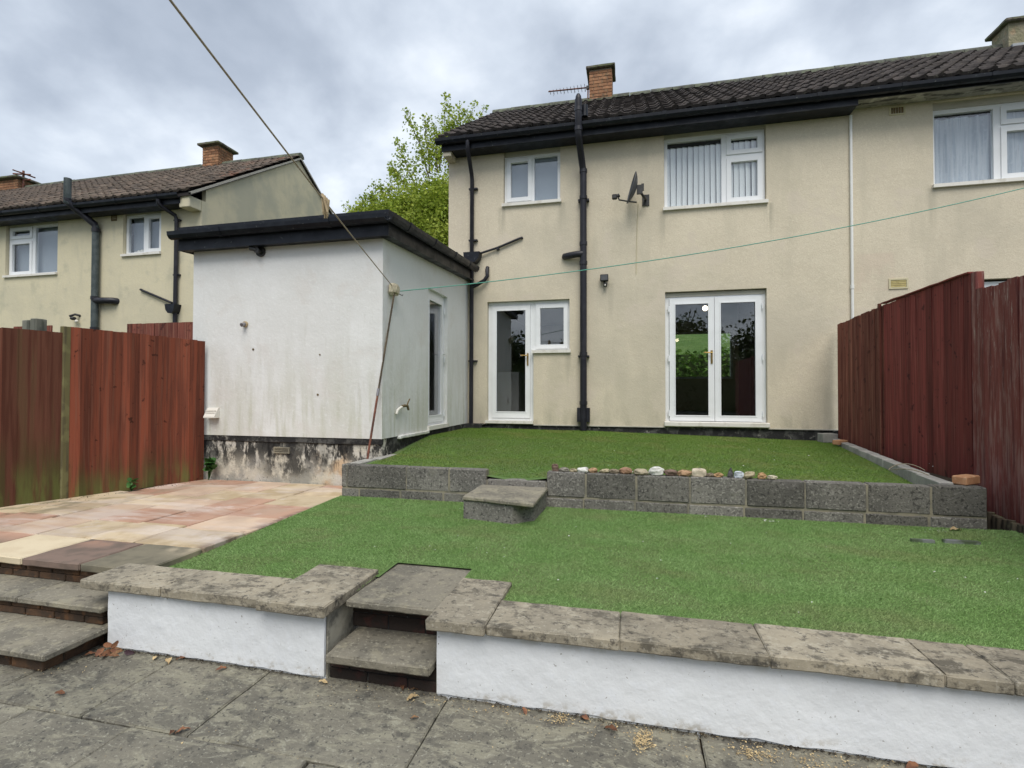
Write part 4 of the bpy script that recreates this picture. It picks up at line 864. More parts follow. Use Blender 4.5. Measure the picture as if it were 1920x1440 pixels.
O('housing', B().cham(-.48, -.35, -.10, -.03, 2.235, 2.345, .008), 'black_plastic', fd); O('lens', B().box(-.468, -.362, -.103, -.1005, 2.25, 2.33), 'dish_grey', fd)
O('arm', B().box(-.43, -.40, -.05, -.002, 2.19, 2.26), 'black_plastic', fd); O('sensor', B().cyl((-.40, -.055, 2.15), (-.40, -.055, 2.205), .03, 10).ball((-.40, -.085, 2.175), .02, 8, 6), 'black_plastic', fd)
O('sensor_window', B().ball((-.40, -.098, 2.165), .014, 8, 6), 'pale_plastic', fd)
ae = thing('tv_aerial', (-.93, 3.2, 6.9), 'long thin television aerial pointing left from the brick chimney of the middle house', 'aerial')
O('mast', B().tube([(-.94, 3.1, 6.85), (-.93, 3.1, 7.40)], .016, 8), 'rust_pole', ae)
O('boom', B().tube([(-.86, 3.1, 7.365), (-1.84, 3.08, 7.385)], .016, 8), 'rust_pole', ae)
b = B()
for k in range(11): x = -1.0-.08*k; b.tube([(x, 2.95+.006*k, 7.372), (x, 3.25-.006*k, 7.372)], .006, 5).tube([(x, 3.09, 7.37), (x, 3.09, 7.37-(.10 if k % 3 == 0 else .03))], .004, 4)
O('element', b, 'galvanised', ae)
O('clamp', B().box(-.97, -.89, 3.07, 3.13, 7.33, 7.40), 'black_plastic', ae)

# ------------------------------------------------------------------ fences
def board_mesh(w_, t0=.004, t1=.024):
    return [(0, 0), (w_*1.07, 0), (w_*1.07, -t0*.9), (w_*1.0, -t0*.9), (w_*1.0, -t1*.8), (w_*.10, -t1), (w_*.10, -t0), (0, -t0)]
def fence_run(parent, p0, p1, pitch, zt0, zt1, zb0, zb1, m, side=-1, protos={}, jit=.006, off=0, mossy=None):
    """vertical feather-edged boards from p0 to p1 (xy); faces looked at lie on the `side` of the run"""
    p0, p1 = Vector(p0), Vector(p1); d = (p1-p0); ln_ = d.length; d.normalize(); nrm_ = Vector((-d.y, d.x))*-side
    n = max(1, round(ln_/pitch)); w_ = ln_/n; ang_ = math.atan2(d.y, d.x); poly = board_mesh(w_)
    for k in range(n):
        t = (k+.5)/n; zt = zt0+(zt1-zt0)*t+random.uniform(-jit, jit); zb = zb0+(zb1-zb0)*t+random.uniform(-.01, .006)
        key = (round(w_, 3), m, side); mm = m
        if key not in protos:
            sg_ = -side
            o = O('board', B().prism([(u-.0, v*sg_*-1*(-1)) for u, v in poly] if sg_ < 0 else [(u, -v) for u, v in poly][::-1], 0, 1, 'z'), mm, parent, origin=(0, 0, 0)); protos[key] = o
        else:
            o = protos[key].copy(); COL.objects.link(o); o.parent = parent
        q = p0+d*(k*w_)
        o.location = Vector((q.x, q.y, zb))-ORG[parent.name]; o.scale = (1, random.uniform(.8, 1.25), zt-zb); o.rotation_euler = (random.uniform(-.003, .003), random.uniform(-.002, .002), ang_+random.uniform(-.012, .012))
def rail(parent, p0, p1, z, m, t=.03, h=.05):
    p0, p1 = Vector((*p0, z)), Vector((*p1, z)); d = (p1-p0).normalized(); nr_ = Vector((-d.y, d.x, 0))*t*.5; up_ = Vector((0, 0, h*.5))
    vs = [p+nr_*a+up_*c for p in (p0, p1) for a in (-1, 1) for c in (-1, 1)]
    O('rail', B().add(vs, [(0, 1, 3, 2), (4, 6, 7, 5), (0, 4, 5, 1), (2, 3, 7, 6), (0, 2, 6, 4), (1, 5, 7, 3)]), m, parent)
# right boundary (boards face the garden, towards -X)
f1 = thing('garden_fence', (2.95, -3., -1.), 'tall dark red board fence on the right, its nearest panel lower and faded', 'fence')
fence_run(f1, (2.96, -.10), (2.955, -1.49), .072, 1.425, 1.475, -.42, -.46, 'fence_red_brown', 1); 
O('batten', B().box(2.915, 2.94, -1.50, -1.455, -.45, 1.50), 'fence_red_brown', f1)
for z in (-.2, .5, 1.3): rail(f1, (2.985, -.1), (2.985, -1.49), z, 'fence_red_brown')
f2 = f1
fence_run(f2, (2.955, -1.515), (2.945, -3.12), .10, 1.475, 1.49, -.56, -.60, 'fence_red', 1)
for z in (-.2, .5, 1.3): rail(f2, (2.985, -1.5), (2.975, -3.12), z, 'fence_red')
O('capping', B().rough(2.925, 2.985, -3.12, -1.515, 1.488, 1.505, .15, .004, 3, .003), 'fence_red', f2)
f3 = f1
fence_run(f3, (2.945, -3.19), (2.93, -5.02), .10, 1.325, 1.315, -.585, -.61, 'fence_red_worn', 1, jit=.012)
for z in (-.3, .4, 1.2): rail(f3, (2.975, -3.19), (2.965, -5.02), z, 'fence_red_worn')
f4 = f1
fence_run(f4, (2.93, -5.10), (2.92, -6.93), .10, 1.31, 1.30, -1.0, -1.0, 'fence_red_worn', 1)
O('post', B().cham(2.952, 3.02, -3.186, -3.122, -1.05, 1.493, .004), 'fence_red_worn', f1, 'worn fence post')
O('post', B().cham(2.945, 3.02, -1.535, -1.471, -1.05, 1.46, .004), 'fence_red_brown', f1)
O('post', B().cham(2.935, 3.01, -5.09, -5.03, -1.05, 1.33, .004), 'fence_red_brown', f1)
le = thing('log_edging', (2.86, -4.3, -.75), 'dark half round log edging at foot of the faded red fence', 'edging')
lb = O('log', B().tube([(0, 0, 0), (0, 0, .19)], [.027, .026], 8), 'edging_wood', le, origin=(0, 0, 0))
for k in range(36):
    o = lb if k == 0 else lb.copy()
    if k: COL.objects.link(o); o.parent = le
    o.location = Vector((2.872-.0008*k, -3.27-.056*k, -.745-.001*k+random.uniform(-.008, .008)))-ORG[le.name]; o.rotation_euler = (random.uniform(-.03, .03), random.uniform(-.03, .03), k)
# left boundary
a0, a1 = Vector((-5.135, -3.16)), Vector((-5.69, -4.88)); dl = (a1-a0).normalized(); A_ = lambda s_: a0+dl*s_
g1 = thing('garden_fence', (-5.5, -4.3, -.68), 'rust red board fence with green algae along its foot, on the left beside the patio', 'fence')
fence_run(g1, A_(1.345), A_(.03), .085, 1.085, 1.05, -.665, -.672, 'fence_left', 1, jit=.004)
for z in (-.4, .3, .95): rail(g1, A_(.03)+Vector((-.03, .01)), A_(1.345)+Vector((-.03, .01)), z, 'fence_left')
g2 = g1
fence_run(g2, A_(3.2), A_(1.41), .112, 1.02, 1.015, -.66, -.67, 'fence_left_mossy', 1, jit=.004)
for z in (-.4, .3, .9): rail(g2, A_(1.41)+Vector((-.03, .01)), A_(3.2)+Vector((-.03, .01)), z, 'fence_left')
q = A_(1.378); O('post', B().cham(q.x-.045, q.x+.012, q.y-.032, q.y+.032, -.9, 1.08, .004), 'post_green', g1, 'thin greenish post')
q = A_(1.58)+Vector((-.13, .04))
O('post', B().rough(q.x-.10, q.x+.0, q.y-.05, q.y+.05, -.9, 1.125, .08, .003, 6, .004), 'post_grey', g1, 'stout grey post'); O('post', B().rough(q.x+.004, q.x+.085, q.y-.05, q.y+.05, -.9, 1.14, .08, .003, 7, .004), 'post_grey', g1, 'stout grey post')
# soil gap at the fence foot
structure('soil_strip', B().add([(-5.12, -3.1, -.672), (-5.02, -3.1, -.672), (-5.55, -5.0, -.668), (-6.1, -6.5, -.668), (-6.3, -6.5, -.668)], [(0, 4, 3, 2, 1)]), 'soil')
# neighbour's fences beyond
nf = thing('garden_fence', (-9.4, -1.2, -1), 'brown board fence in the next garden, its top showing above the left red fence', 'fence')
fence_run(nf, (-8.75, -1.2), (-7.28, -1.2), .10, 1.63, 1.625, -1, -1, 'fence_red_brown', -1, jit=.003)
nf2 = nf
fence_run(nf2, (-11.45, -1.2), (-10.52, -1.2), .10, 1.66, 1.655, -1, -1, 'fence_red_brown', -1, jit=.003)

# ------------------------------------------------------------------ neighbour house on the left
YN = .3
hn = thing('house', (-14, 3.7, -.8), 'cream rendered house with dark tiled roof and gable end, at the left beyond the fence', 'house')
NOP = [(-14.12, -12.55, 3.06, 4.36), (-10.71, -9.70, 3.36, 4.36)]
house_shell(hn, -20.5, -8.67, YN, 6.3, -1.1, 4.40, NOP, [], 'old_render', zroof=4.47, inner=False)
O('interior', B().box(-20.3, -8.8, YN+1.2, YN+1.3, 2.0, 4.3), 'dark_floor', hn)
TN = TY(YN+.07)
n1_ = window(hn, -14.11, -12.56, 3.10, 4.235, TN, [(-14.04, -13.42, 3.98, 4.19, True), (-14.04, -13.42, 3.15, 3.88, True), (-13.31, -12.61, 3.14, 4.19, False)])
O('head_panel', B().box(-14.118, -12.552, YN+.055, YN+.09, 4.237, 4.358), 'panel_cream', n1_)
O('blind', B().box(-14.08, -12.6, YN+.22, YN+.226, 3.09, 4.24), 'sky_grey_blind', n1_)
n2_ = window(hn, -10.70, -9.71, 3.39, 4.25, TN, [(-10.64, -10.23, 3.44, 4.20, False), (-10.13, -9.76, 3.45, 4.19, True)])
O('head_panel', B().box(-10.708, -9.702, YN+.055, YN+.09, 4.252, 4.358), 'panel_cream', n2_)
O('blind', B().box(-10.68, -9.73, YN+.22, YN+.226, 3.37, 4.26), 'sky_grey_blind', n2_)
O('ornament', B().ball((-10.45, YN+.16, 3.46), .05, 8, 6).ball((-10.36, YN+.16, 3.47), .05, 8, 6).ball((-10.54, YN+.16, 3.45), .04, 8, 6), 'pale_plastic', n2_)
roof(hn, -20.5, -8.60, YN-.36, 4.47, YN+3.15, PITCH, 'old_roof_tile')
zrn = 4.47+3.51*math.tan(PITCH)
O('fascia', B().box(-20.5, -8.9, YN-.305, YN-.282, 4.25, 4.44), 'black_gutter', hn); O('soffit', B().box(-20.5, -8.92, YN-.281, YN-.002, 4.26, 4.275), 'black_gutter', hn)
gutter(hn, -20.5, -8.86, YN-.31, 4.43)
vb = lambda y: 4.40+(y-YN)*math.tan(PITCH)
O('verge_board', B().prism([(YN-.33, 4.455-.30*0), (YN+3.15, zrn-.035), (YN+3.15, zrn-.085), (YN-.33, 4.40)], -8.665, -8.61), 'panel_cream', hn)
O('verge_board', B().prism([(YN+6.63, 4.455), (YN+3.151, zrn-.035), (YN+3.151, zrn-.085), (YN+6.63, 4.40)], -8.665, -8.61), 'panel_cream', hn)
O('corbel', B().rough(-8.93, -8.672, YN-.30, YN-.003, 4.17, 4.40, .06, .003, 5, .006), 'old_render', hn)
chimney(hn, -11.55, -11.03, 3.2, 3.75, 6.2, 7.22, .10, .07)
O('chimney_pot', B().cyl((-11.29, 3.47, 7.29), (-11.29, 3.47, 7.36), .10, 12), 'mossy_slab', hn)
chimney(hn, -19.3, -18.35, 3.2, 3.75, 6.2, 6.98, .12, .07)
a2 = thing('tv_aerial', (-18.3, 3.5, 6.9), 'small television aerial on the chimney at the far left edge', 'aerial')
O('mast', B().tube([(-18.28, 3.3, 6.6), (-18.28, 3.3, 7.25)], .03, 6), 'rust_pole', a2)
O('element', B().tube([(-18.7, 3.3, 7.2), (-18.0, 3.3, 7.1)], .025, 6).tube([(-18.25, 3.0, 7.15), (-18.25, 3.6, 7.15)], .02, 5).tube([(-18.1, 3.05, 7.1), (-18.1, 3.5, 7.1)], .02, 5).tube([(-18.2, 3.3, 6.95), (-18.0, 3.3, 6.95)], .03, 5), 'rust_pole', a2)
ns = O('soil_pipe', B().tube([(-11.34, YN-.09, .2), (-11.345, YN-.09, 4.0), (-11.36, YN-.10, 4.06), (-11.60, YN-.36, 4.36), (-11.64, YN-.46, 4.44), (-11.64, YN-.46, 4.95)], .068, 12), 'grey_pipe', hn)
for z in (1.75, 2.42, 3.9): O('pipe_socket', B().cyl((-11.342, YN-.09, z), (-11.342, YN-.09, z+.07), .08, 12), 'black_pipe', ns)
O('offset_bend', B().tube([(-11.345, YN-.09, 3.95), (-11.36, YN-.10, 4.06), (-11.60, YN-.36, 4.36), (-11.64, YN-.46, 4.46), (-11.64, YN-.46, 4.52)], .072, 12), 'black_pipe', ns)
O('branch_pipe', B().tube([(-11.34, YN-.09, 2.40), (-11.1, YN-.10, 2.39), (-10.86, YN-.08, 2.38), (-10.84, YN+.02, 2.38)], .07, 12), 'black_pipe', ns)
nr_ = O('rain_pipe', B().tube([(-9.38, YN-.36, 4.36), (-9.38, YN-.36, 4.28), (-9.36, YN-.30, 4.22), (-9.245, YN-.09, 4.10), (-9.235, YN-.06, 4.0), (-9.26, YN-.06, .2)], .042, 10), 'black_pipe', hn)
for z in (2.85, 4.0): O('pipe_bracket', B().box(-9.32, -9.17, YN-.06, YN-.002, z, z+.03), 'black_pipe', nr_)
O('hopper', B().prism([(-9.40, 2.24), (-9.15, 2.24), (-9.18, 2.10), (-9.22, 2.05), (-9.32, 2.05), (-9.38, 2.12)], YN-.17, YN-.004, 'y'), 'black_gutter', nr_)
O('waste_pipe', B().tube([(-9.34, YN-.05, 2.28), (-10.13, YN-.03, 2.58), (-10.18, YN-.03, 2.60), (-10.18, YN+.02, 2.60)], .024, 8), 'black_pipe', nr_)
nv = O('air_vent', B().holes(-11.03, -10.88, 4.14, 4.28, [(-11.015, -10.895, 4.155, 4.265)], -.012, .01, TY(YN)), 'vent_brown', hn)
for k in range(3): O('vent_louvre', B().box(-11.013, -10.897, YN-.006, YN+.004, 4.16+.036*k, 4.16+.036*k+.024), 'vent_brown', nv)
nl = thing('wall_lamp', (-11.9, YN-.05, 1.9), 'small black outdoor lamp on the left neighbour house, above the fence', 'wall lamp')
O('arm', B().tube([(-11.86, YN-.002, 2.10), (-11.9, YN-.08, 2.12), (-12.0, YN-.12, 2.08)], .025, 8), 'black_plastic', nl)
O('lamp_head', B().ball((-11.93, YN-.10, 2.03), .06, 10, 6, (1, 1, .7)), 'black_plastic', nl); O('sensor', B().ball((-11.87, YN-.07, 1.97), .035, 8, 6), 'pale_plastic', nl)

# ------------------------------------------------------------------ trees
def limb(b, p, q, r0, r1, n=6, wob=.12):
    p, q = Vector(p), Vector(q); ln_ = (q-p).length; pts = []
    for i in range(n+1):
        t = i/n; v = p.lerp(q, t)+mnoise.noise_vector(p*3+Vector((t*3, 1, 2)))*wob*ln_*.4*math.sin(PI*t); pts.append(v)
    b.tube(pts, [r0+(r1-r0)*i/n for i in range(n+1)], 7); return pts
tr = thing('tree', (-6.6, 9.6, -.1), 'bright yellow green tree in spring leaf behind the white extension', 'tree')
b = B(); rootp = Vector((-6.6, 9.6, -.15)); fork = Vector((-6.8, 9.5, 3.4)); limb(b, rootp, fork, .26, .19, 6, .05)
cl = [(-7.3, 9.2, 7.7, .8), (-6.6, 9.4, 7.9, .8), (-8.15, 9., 7.35, .75), (-7.5, 8.8, 7.0, 1.2), (-6.6, 9.0, 6.9, 1.2), (-8.7, 9.1, 6.95, .95), (-9.5, 9.3, 6.95, .75), (-10.05, 9.2, 7.05, .5), (-9.4, 9.0, 6.1, 1.0), (-8.2, 8.7, 6.0, 1.3), (-7.0, 8.6, 5.6, 1.4), (-6.1, 8.9, 6.2, 1.2), (-6.1, 8.8, 7.4, .9), (-5.9, 9, 5.2, 1.3), (-10.2, 9.4, 6.2, .7), (-5.5, 9.2, 7.7, .8)]
tips = [((-7.3, 9.2, 8.4), (-8.25, 9.3, 11.15)), ((-7.3, 9.2, 8.6), (-7.5, 9.2, 10.7)), ((-6.9, 9.2, 8.8), (-6.75, 9.4, 11.55)), ((-6.6, 9.3, 8.8), (-6.15, 9.3, 10.95)), ((-6.4, 9.3, 8.8), (-5.62, 9.4, 11.1)), ((-6.3, 9.3, 8.6), (-5.2, 9.3, 10.85)), ((-7.8, 9.2, 8.0), (-8.75, 9.4, 10.1)), ((-8.0, 9.1, 7.9), (-8.9, 9.2, 9.1)), ((-6.2, 9.3, 8.6), (-4.8, 9.4, 10.45)), ((-8.7, 9.1, 7.3), (-9.35, 9.2, 8.35)), ((-7.0, 9.2, 8.6), (-7.05, 9.3, 10.2)), ((-9.7, 9.2, 7.1), (-10.25, 9.3, 7.75)), ((-9.3, 9.2, 7.2), (-9.75, 9.3, 8.0)), ((-6.6, 9.3, 9.3), (-6.4, 9.2, 10.4)), ((-10.1, 9.2, 7.), (-10.6, 9.3, 7.5))]
LP_ = []
for (x, y, z, r) in cl:
    limb(b, fork, (x, y, z), .09, .02, 6, .15); n = int(3600*r*r)
    d = np.random.normal(size=(n, 3)); d /= np.linalg.norm(d, axis=1)[:, None]; rr = r*np.random.uniform(.15, 1, (n, 1))**.42*(1+.18*np.random.normal(size=(n, 1)))
    P = np.array((x, y, z))+d*rr*np.array((1, .9, .85))
    # break the mass into sprays with gaps between
    keep = np.array([mnoise.noise(Vector(p)*2.4) > -.33 for p in P]); LP_.append(P[keep])
for p, q in tips:
    pts = limb(b, p, q, .03, .006, 8, .12)
    for i in range(1, len(pts)):
        t = i/(len(pts)-1); n = int(60*(1.1-.75*t)); LP_.append(np.array(pts[i])+np.random.normal(size=(n, 3))*(.24*(1-t)+.07))
        if i % 2 == 0 and i < 8:
            e_ = pts[i]+Vector((random.uniform(-.5, .5), random.uniform(-.3, .3), random.uniform(.1, .55))); pp2 = limb(b, pts[i], e_, .010, .004, 4, .1)
            for v in pp2[1:]: LP_.append(np.array(v)+np.random.normal(size=(12, 3))*.09)
O('trunk', b, 'bark', tr)
O('crown', B().leaves(np.concatenate(LP_), .115), 'leaf_spring', tr)
# front hedge across the road (seen through the house)
hg = thing('hedge', (2.5, 11, -.1), 'clipped green hedge seen through the French doors and the far window', 'hedge')
n = 14000; P = np.column_stack([np.random.uniform(-4, 8, n), 11+np.random.normal(0, .35, n), np.random.uniform(-.15, 2.0, n)]); P[:, 2] += .06*np.sin(P[:, 0]*2.1)
O('foliage', B().leaves(P, .16), 'leaf_hedge', hg); O('stem', B().box(-4, 8, 10.9, 11.3, -.12, 1.8), 'leaf_dark', hg)
# trees and hedge at the end of the garden behind the camera (mirrored in the door glass)
for i, (x, y, h, w_, l_) in enumerate([(-8, -21, 4.2, 3.2, 'broad dark tree at the garden end, far left of the row'), (-2.4, -20, 3.6, 2.6, 'rounded dark tree at the garden end, left of centre'), (2.6, -20.5, 4.6, 3.0, 'tall dark tree at the garden end, right of centre'), (8.2, -21, 4.9, 3.4, 'tallest dark tree at the garden end, far right of the row')]):
    t = thing('tree', (x, y, -1.1), l_, 'tree', 'trees at the garden end'); b = B(); limb(b, (x, y, -1.15), (x, y, h*.5), .2, .1)
    n = 16000; d = np.random.normal(size=(n, 3)); d /= np.linalg.norm(d, axis=1)[:, None]
    P = np.array((x, y, h*.42-.4))+d*np.random.uniform(.2, 1, (n, 1))**.55*np.array((w_, 1.6, h*.62))*(1+.1*np.random.normal(size=(n, 1)))
    for k in range(6): limb(b, (x, y, h*.3), (x+random.uniform(-1, 1)*w_*.7, y, h*random.uniform(.7, 1.1)), .06, .015)
    O('trunk', b, 'bark', t); O('crown', B().leaves(P, .24), 'leaf_dark', t)
hb_ = thing('hedge', (0, -18.5, -1.1), 'long dark hedge closing the garden behind the camera', 'hedge')
n = 14000; P = np.column_stack([np.random.uniform(-14, 14, n), -18.5+np.random.normal(0, .4, n), np.random.uniform(-1.1, 2.3, n)]); P[:, 2] += .3*np.sin(P[:, 0]*1.3)
O('foliage', B().leaves(P, .20), 'leaf_dark', hb_); O('stem', B().box(-14, 14, -18.8, -18.3, -1.1, 1.8), 'leaf_dark', hb_)

# ------------------------------------------------------------------ pebbles on the block wall
pebs = [(-.682, .061, .056, 'p_brown', 'box', 'brown upright stone, first from the left on the block wall'), (-.602, .089, .032, 'p_grey', '', 'flat grey pebble second from the left on the block wall'), (-.514, .069, .024, 'p_sand', '', 'smallest sandy pebble, just left of the first white stone'),
    (-.428, .093, .036, 'p_white', 'box', 'first small white stone from the left on the block wall'), (-.335, .082, .036, 'p_tan', '', 'tan rounded pebble just right of the first white stone'), (-.236, .086, .032, 'p_sand', 'slant', 'slanting sandy pebble leaning up to the right'),
    (-.148, .091, .032, 'p_greybrown', '', 'low dark grey brown pebble left of the terracotta one'), (-.044, .109, .048, 'p_terra', '', 'terracotta coloured oval pebble, left half of the row'), (.088, .125, .040, 'p_drab', '', 'long drab sandstone pebble left of the big white stone'),
    (.223, .119, .060, 'p_white', '', 'big smooth white pebble near the middle of the row'), (.342, .109, .044, 'p_brown', '', 'brown pebble just right of the big white pebble'), (.457, .112, .044, 'p_tan', '', 'large orange tan oval pebble left of the cream block stone'),
    (.578, .111, .060, 'p_cream', 'box', 'cream squarish stone, largest right of the middle'), (.668, .070, .028, 'p_greybrown', '', 'low grey pebble right of the cream squarish stone'), (.738, .079, .032, 'p_orange', '', 'flat orange pebble left of the pointed dark stone'),
    (.835, .066, .072, 'p_slate', 'point', 'dark slate stone pointing upwards'), (.902, .069, .048, 'p_blue', 'box', 'bluish white glassy stone right of the pointed dark stone'), (.982, .093, .052, 'p_sand', 'slant', 'angular sandy stone right of the bluish white stone'),
    (1.084, .068, .044, 'p_orange', '', 'orange pebble second from the right end of the row'), (1.162, .079, .028, 'p_pale', '', 'flat pale pebble at the right end of the row')]
for i, (x, w_, h, m_, k, l_) in enumerate(pebs):
    bm = bmesh.new(); bmesh.ops.create_icosphere(bm, subdivisions=3, radius=1); dpt = w_*random.uniform(.55, .75)
    for v in bm.verts:
        c = v.co.copy(); pw = .62 if k == 'box' else .9
        c = Vector([math.copysign(abs(t)**pw, t) for t in c]); c *= 1+.22*mnoise.noise(c*1.2+Vector((i*7.3, 0, 0)))+.05*mnoise.noise(c*4+Vector((0, i*3.1, 0)))
        if k == 'point': s_ = 1-.38*(c.z+1); c.x = c.x*s_+.12*c.z; c.y *= s_
        if k == 'slant': c.z += .35*c.x; c.z *= .85
        v.co = Vector((c.x*w_*.535, c.y*dpt*.54, max(c.z, -.82)*h*.66))
    bm.verts.index_update(); zmin = min(v.co.z for v in bm.verts); z0 = -.309
    b = B().add([v.co+Vector((x, -3.745+random.uniform(-.012, .012), z0-zmin)) for v in bm.verts], [[v.index for v in f.verts] for f in bm.faces], True); bm.free()
    O('pebble', b, m_, None, l_, 'pebble', 'pebbles along the block wall')
# loose bricks
def loose(x, y, z, l_, w_, h, a, m_, lab, cat='brick'):
    o = O('loose_brick' if cat == 'brick' else 'concrete_lump', B().rough(-l_/2, l_/2, -w_/2, w_/2, 0, h, .03, .002, x, .004), m_, None, lab, cat, origin=(0, 0, 0)); o.location = (x, y, z); o.rotation_euler = (0, 0, a); return o
loose(2.615, -3.64, -.304, .205, .10, .066, R(38), 'orange_brick', 'orange brick on the end of the block wall by the red fence')
loose(2.80, -.62, -.285, .20, .10, .06, R(40), 'orange_brick', 'orange brick lying on the kerb near the house wall')
loose(2.80, -.16, -.30, .21, .16, .13, R(10), 'block_pale', 'pale concrete lump in the corner between house and fence', 'concrete')
O('wire_loop', B().tube([(2.50+.12*math.cos(a)*1.0, -3.05+.28*math.sin(a), -.285+.03*math.sin(2*a)) for a in [2*PI*i/22 for i in range(20)]], .004, 5), 'pale_timber', None, 'loop of thin wire on the kerb beside the red fence', 'wire')
# drain cover in the lawn
mc = thing('drain_cover', (2.16, -4.2, -.64), 'turf covered metal drain cover strips in the lower lawn', 'drain cover')
O('edge_strip', B().box(2.16, 2.375, -4.235, -4.195, -.64, -.617), 'metal_cover', mc); O('edge_strip', B().box(1.95, 2.09, -4.255, -4.225, -.64, -.619), 'metal_cover', mc)
# weeds
def weed(name, x, y, z, n, h, lf, lab):
    t = thing(name, (x, y, z), lab, 'weed'); b = B(); lfm = None
    for k in range(n):
        a = random.uniform(0, 2*PI); r = random.uniform(.2, 1)*h*.6; hh = h*random.uniform(.35, 1); tip = Vector((x+abs(math.cos(a))*r*.9, y-abs(math.sin(a))*r*.5, z+hh)); b.tube([(x, y, z), Vector((x, y, z)).lerp(tip, .6)+Vector((0, 0, hh*.12)), tip], .0035, 4)
        if lfm is None:
            pl = [(0, 0, 0)]+[(math.cos(q_)*(1+.12*math.cos(5*q_)), math.sin(q_)*(1+.12*math.cos(5*q_)), .22*math.cos(q_)**2) for q_ in [2*PI*i/14 for i in range(14)]]
            lfm = O('leaf', B().add([Vector(p)*lf for p in pl], [(0, i+1, (i+1) % 14+1) for i in range(14)]), 'weed_leaf', t, origin=(0, 0, 0)); o = lfm
        else: o = lfm.copy(); COL.objects.link(o); o.parent = t
        o.location = tip-ORG[t.name]; o.rotation_euler = (random.uniform(-.9, .5)+.7, random.uniform(-.6, .6), random.uniform(0, 6)); s_ = random.uniform(.6, 1.15); o.scale = (s_, s_, s_)
    O('stem', b, 'weed_leaf', t)
weed('weed', -5.06, -3.19, -.67, 16, .26, .055, 'leafy green weed in the corner of red fence and white extension')
weed('weed', -5.30, -3.98, -.67, 9, .15, .026, 'small weed at the foot of the left red fence')

# ------------------------------------------------------------------ fallen leaves and litter
lfb = None
def leafobj(x, y, z, s_, rot, m_, lab, nm='fallen_leaf', grp='dead leaves on the flagstones'):
    b = B(); n = 9; up = []; 
    for i in range(n):
        t = i/(n-1); w_ = .27*math.sin(PI*min(1, t*1.02))**.8*(1-.35*t); zc = .25*math.sin(t*3)-.1
        up += [(t-.5, -w_, zc+.22*abs(w_)+.08*math.sin(i*2.1)), (t-.5, 0, zc-.05), (t-.5, w_, zc+.30*abs(w_)+.06*math.cos(i*1.7))]
    fs = []
    for i in range(n-1): fs += [(3*i, 3*i+3, 3*i+4, 3*i+1), (3*i+1, 3*i+4, 3*i+5, 3*i+2)]
    zm = min(p[2] for p in up)
    o = O(nm, B().add([(p[0]*s_, p[1]*s_, (p[2]-zm)*s_*.7) for p in up], fs, True), m_, None, lab, 'leaf' if nm == 'fallen_leaf' else 'wood chip', grp, origin=(0, 0, 0))
    o.location = (x, y, z); o.rotation_euler = rot; return o
gz = -1.017
for (x, y, s_, l_) in [(-2.65, -6.553, .05, 'single brown leaf on the flagstones below the left steps'), (-1.85, -6.64, .055, 'brown leaf in the joint corner of the flagstones, front left'), (-1.885, -6.66, .045, 'darker crumpled leaf beside the leaf in the joint corner'), (-2.36, -6.165, .05, 'reddish leaf at the left wall foot, near its left end'),
        (-2.068, -6.20, .055, 'red brown leaf at the middle of the left wall foot'), (-.931, -6.335, .04, 'small dark leaf on the flagstones in front of the middle steps'), (-1.085, -6.135, .05, 'orange leaf under the middle steps tread, left one'), (-1.02, -6.14, .045, 'orange leaf under the middle steps tread, right one'),
        (-.47, -6.175, .045, 'dark red leaf at the long wall foot, left one'), (-.20, -6.165, .055, 'orange brown leaf at the long wall foot, middle one'), (1.05, -6.165, .06, 'reddish leaf at the long wall foot, far right'), (-.085, -6.215, .065, 'pale pinkish leaf on the flagstones near the wood crumbs')]:
    leafobj(x, y, gz, s_, (random.uniform(-.3, .3), random.uniform(-.3, .3), random.uniform(0, 6)), 'dead_leaf', l_)
for (dx, dy, dz, s_, rx, l_) in [(0, 0, .0, .075, .9, 'largest rust brown leaf of the pile between left steps and wall'), (.035, .025, .012, .065, 1.2, 'steep brown leaf of the pile, nearest the white wall'), (-.04, -.01, .006, .065, .5, 'tilted brown leaf on the left side of the pile'), (.06, -.01, .0, .055, .4, 'low brown leaf on the right side of the pile'), (.015, -.04, 0, .06, .2, 'flat brown leaf at the front of the pile'),
        (-.08, -.03, 0, .055, .1, 'flat brown leaf trailing from the pile along the steps'), (.02, .02, .045, .06, 1.3, 'topmost upright leaf of the pile'), (-.025, .03, .03, .06, 1.0, 'curled leaf at the back of the pile by the steps')]:
    leafobj(-2.80+dx, -6.21+dy, gz+dz, s_, (rx, random.uniform(-.5, .5), random.uniform(-1, 1)+1.2), 'dead_leaf', l_, grp='pile of dead leaves')
leafobj(-2.685, -6.175, gz+.005, .06, (1.2, .2, .4), 'purple_leaf', 'dark purple leaf standing against the white wall foot')
for (x, y, s_, l_) in [(-1.486, -6.185, .055, 'flat pale wood chip at right end of the left wall'), (-2.40, -6.20, .07, 'pale wood splinter left on the flagstones near the left wall'), (-2.50, -6.19, .045, 'small pale splinter left of the larger splinter'), (-1.0, -6.20, .06, 'thin white stick at the left foot of the long wall')]:
    leafobj(x, y, gz, s_, (0, 0, random.uniform(0, 6)), 'pale_chip', l_, 'wood_chip', 'wood chips on the flagstones')
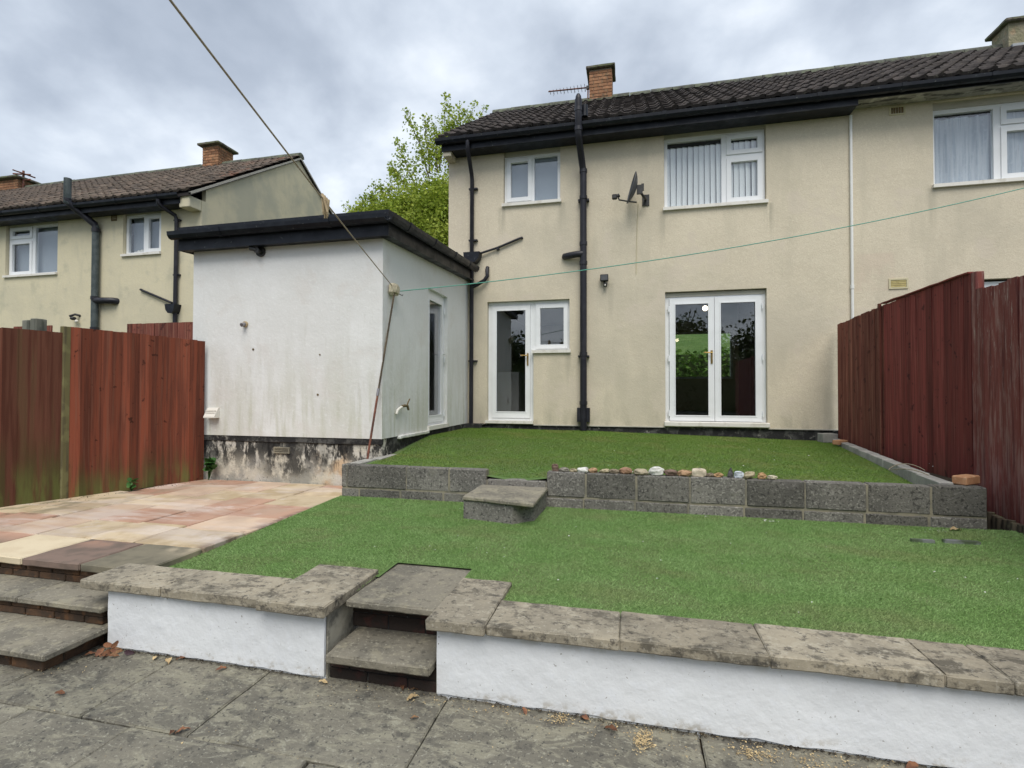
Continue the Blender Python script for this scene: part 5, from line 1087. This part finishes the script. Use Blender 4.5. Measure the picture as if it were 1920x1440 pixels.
def crumbs(pts, n, size, name, m_, lab):
    b = B()
    for (x, y, z, sx_, sy_, k) in pts:
        for _ in range(int(n*k)):
            c = Vector((random.gauss(x, sx_), random.gauss(y, sy_), z+abs(random.gauss(0, .002)))); s_ = size*random.uniform(.4, 1.3)
            vs = [c+Vector((random.uniform(-1, 1), random.uniform(-1, 1), random.uniform(0, .9)))*s_ for _ in range(4)]; b.add(vs, [(0, 1, 2), (0, 2, 3), (0, 3, 1), (1, 3, 2)])
    o = O(name, b, m_, None, lab, 'litter', None, 'stuff'); return o
crumbs([(.045, -6.25, gz, .022, .035, 3), (.48, -6.225, gz, .045, .025, 2.2), (-.30, -6.19, gz, .03, .02, 1.2), (.70, -6.24, gz, .06, .03, 1.0), (.25, -6.2, gz, .35, .05, 1.5), (-.45, -6.2, gz, .2, .03, .8), (.9, -6.22, gz, .2, .03, 1), (-.9, -6.2, gz, .1, .03, .5)], 110, .0055, 'wood_crumbs', 'crumb', 'scattered pale wood crumbs on the flagstones along the long white wall')
crumbs([(-2.0, -6.5, gz, .5, .25, .9), (-.6, -6.45, gz, .5, .2, .9), (-2.9, -6.4, gz, .12, .06, .5), (-1.2, -6.2, gz, .25, .05, .7)], 90, .0042, 'grit', 'crumb', 'tiny pale grit scattered over the flagstones')
crumbs([(0, -4.9, -.640, 1.6, .6, .55), (.3, -2.2, -.27, 1.3, .8, .35), (.61, -3.86, -.63, .02, .01, .12), (1.1, -3.9, -.63, .03, .015, .25), (2.3, -3.9, -.635, .05, .02, .3)], 110, .008, 'lawn_litter', 'white_cable', 'tiny white petals scattered on the turf')
crumbs([(x_, -6.158, gz, .16, .008, .9) for x_ in (-2.7, -2.4, -2.1, -1.8, -.7, -.4, -.1, .2, .5, .8, 1.1, 1.4, 1.8, 2.2)]+[(-1.2, -6.13, gz, .14, .02, 1.2), (-2.86, -6.2, gz, .05, .04, 1.5), (-3.1, -6.40, gz, .12, .012, .7)], 110, .0065, 'dirt_line', 'soil', 'dark dirt gathered along the foot of the low white walls')
crumbs([(-5.45, -4.3, -.66, .12, .35, 1.5), (-5.2, -3.6, -.66, .08, .2, .8)], 110, .007, 'soil_crumbs', 'soil', 'dark soil crumbs along the foot of the left fence')
leafobj(2.42, -3.87, -.632, .10, (.1, .1, .3), 'pale_chip', 'crumpled tan leaf at the right foot of the block wall', 'fallen_leaf', None)
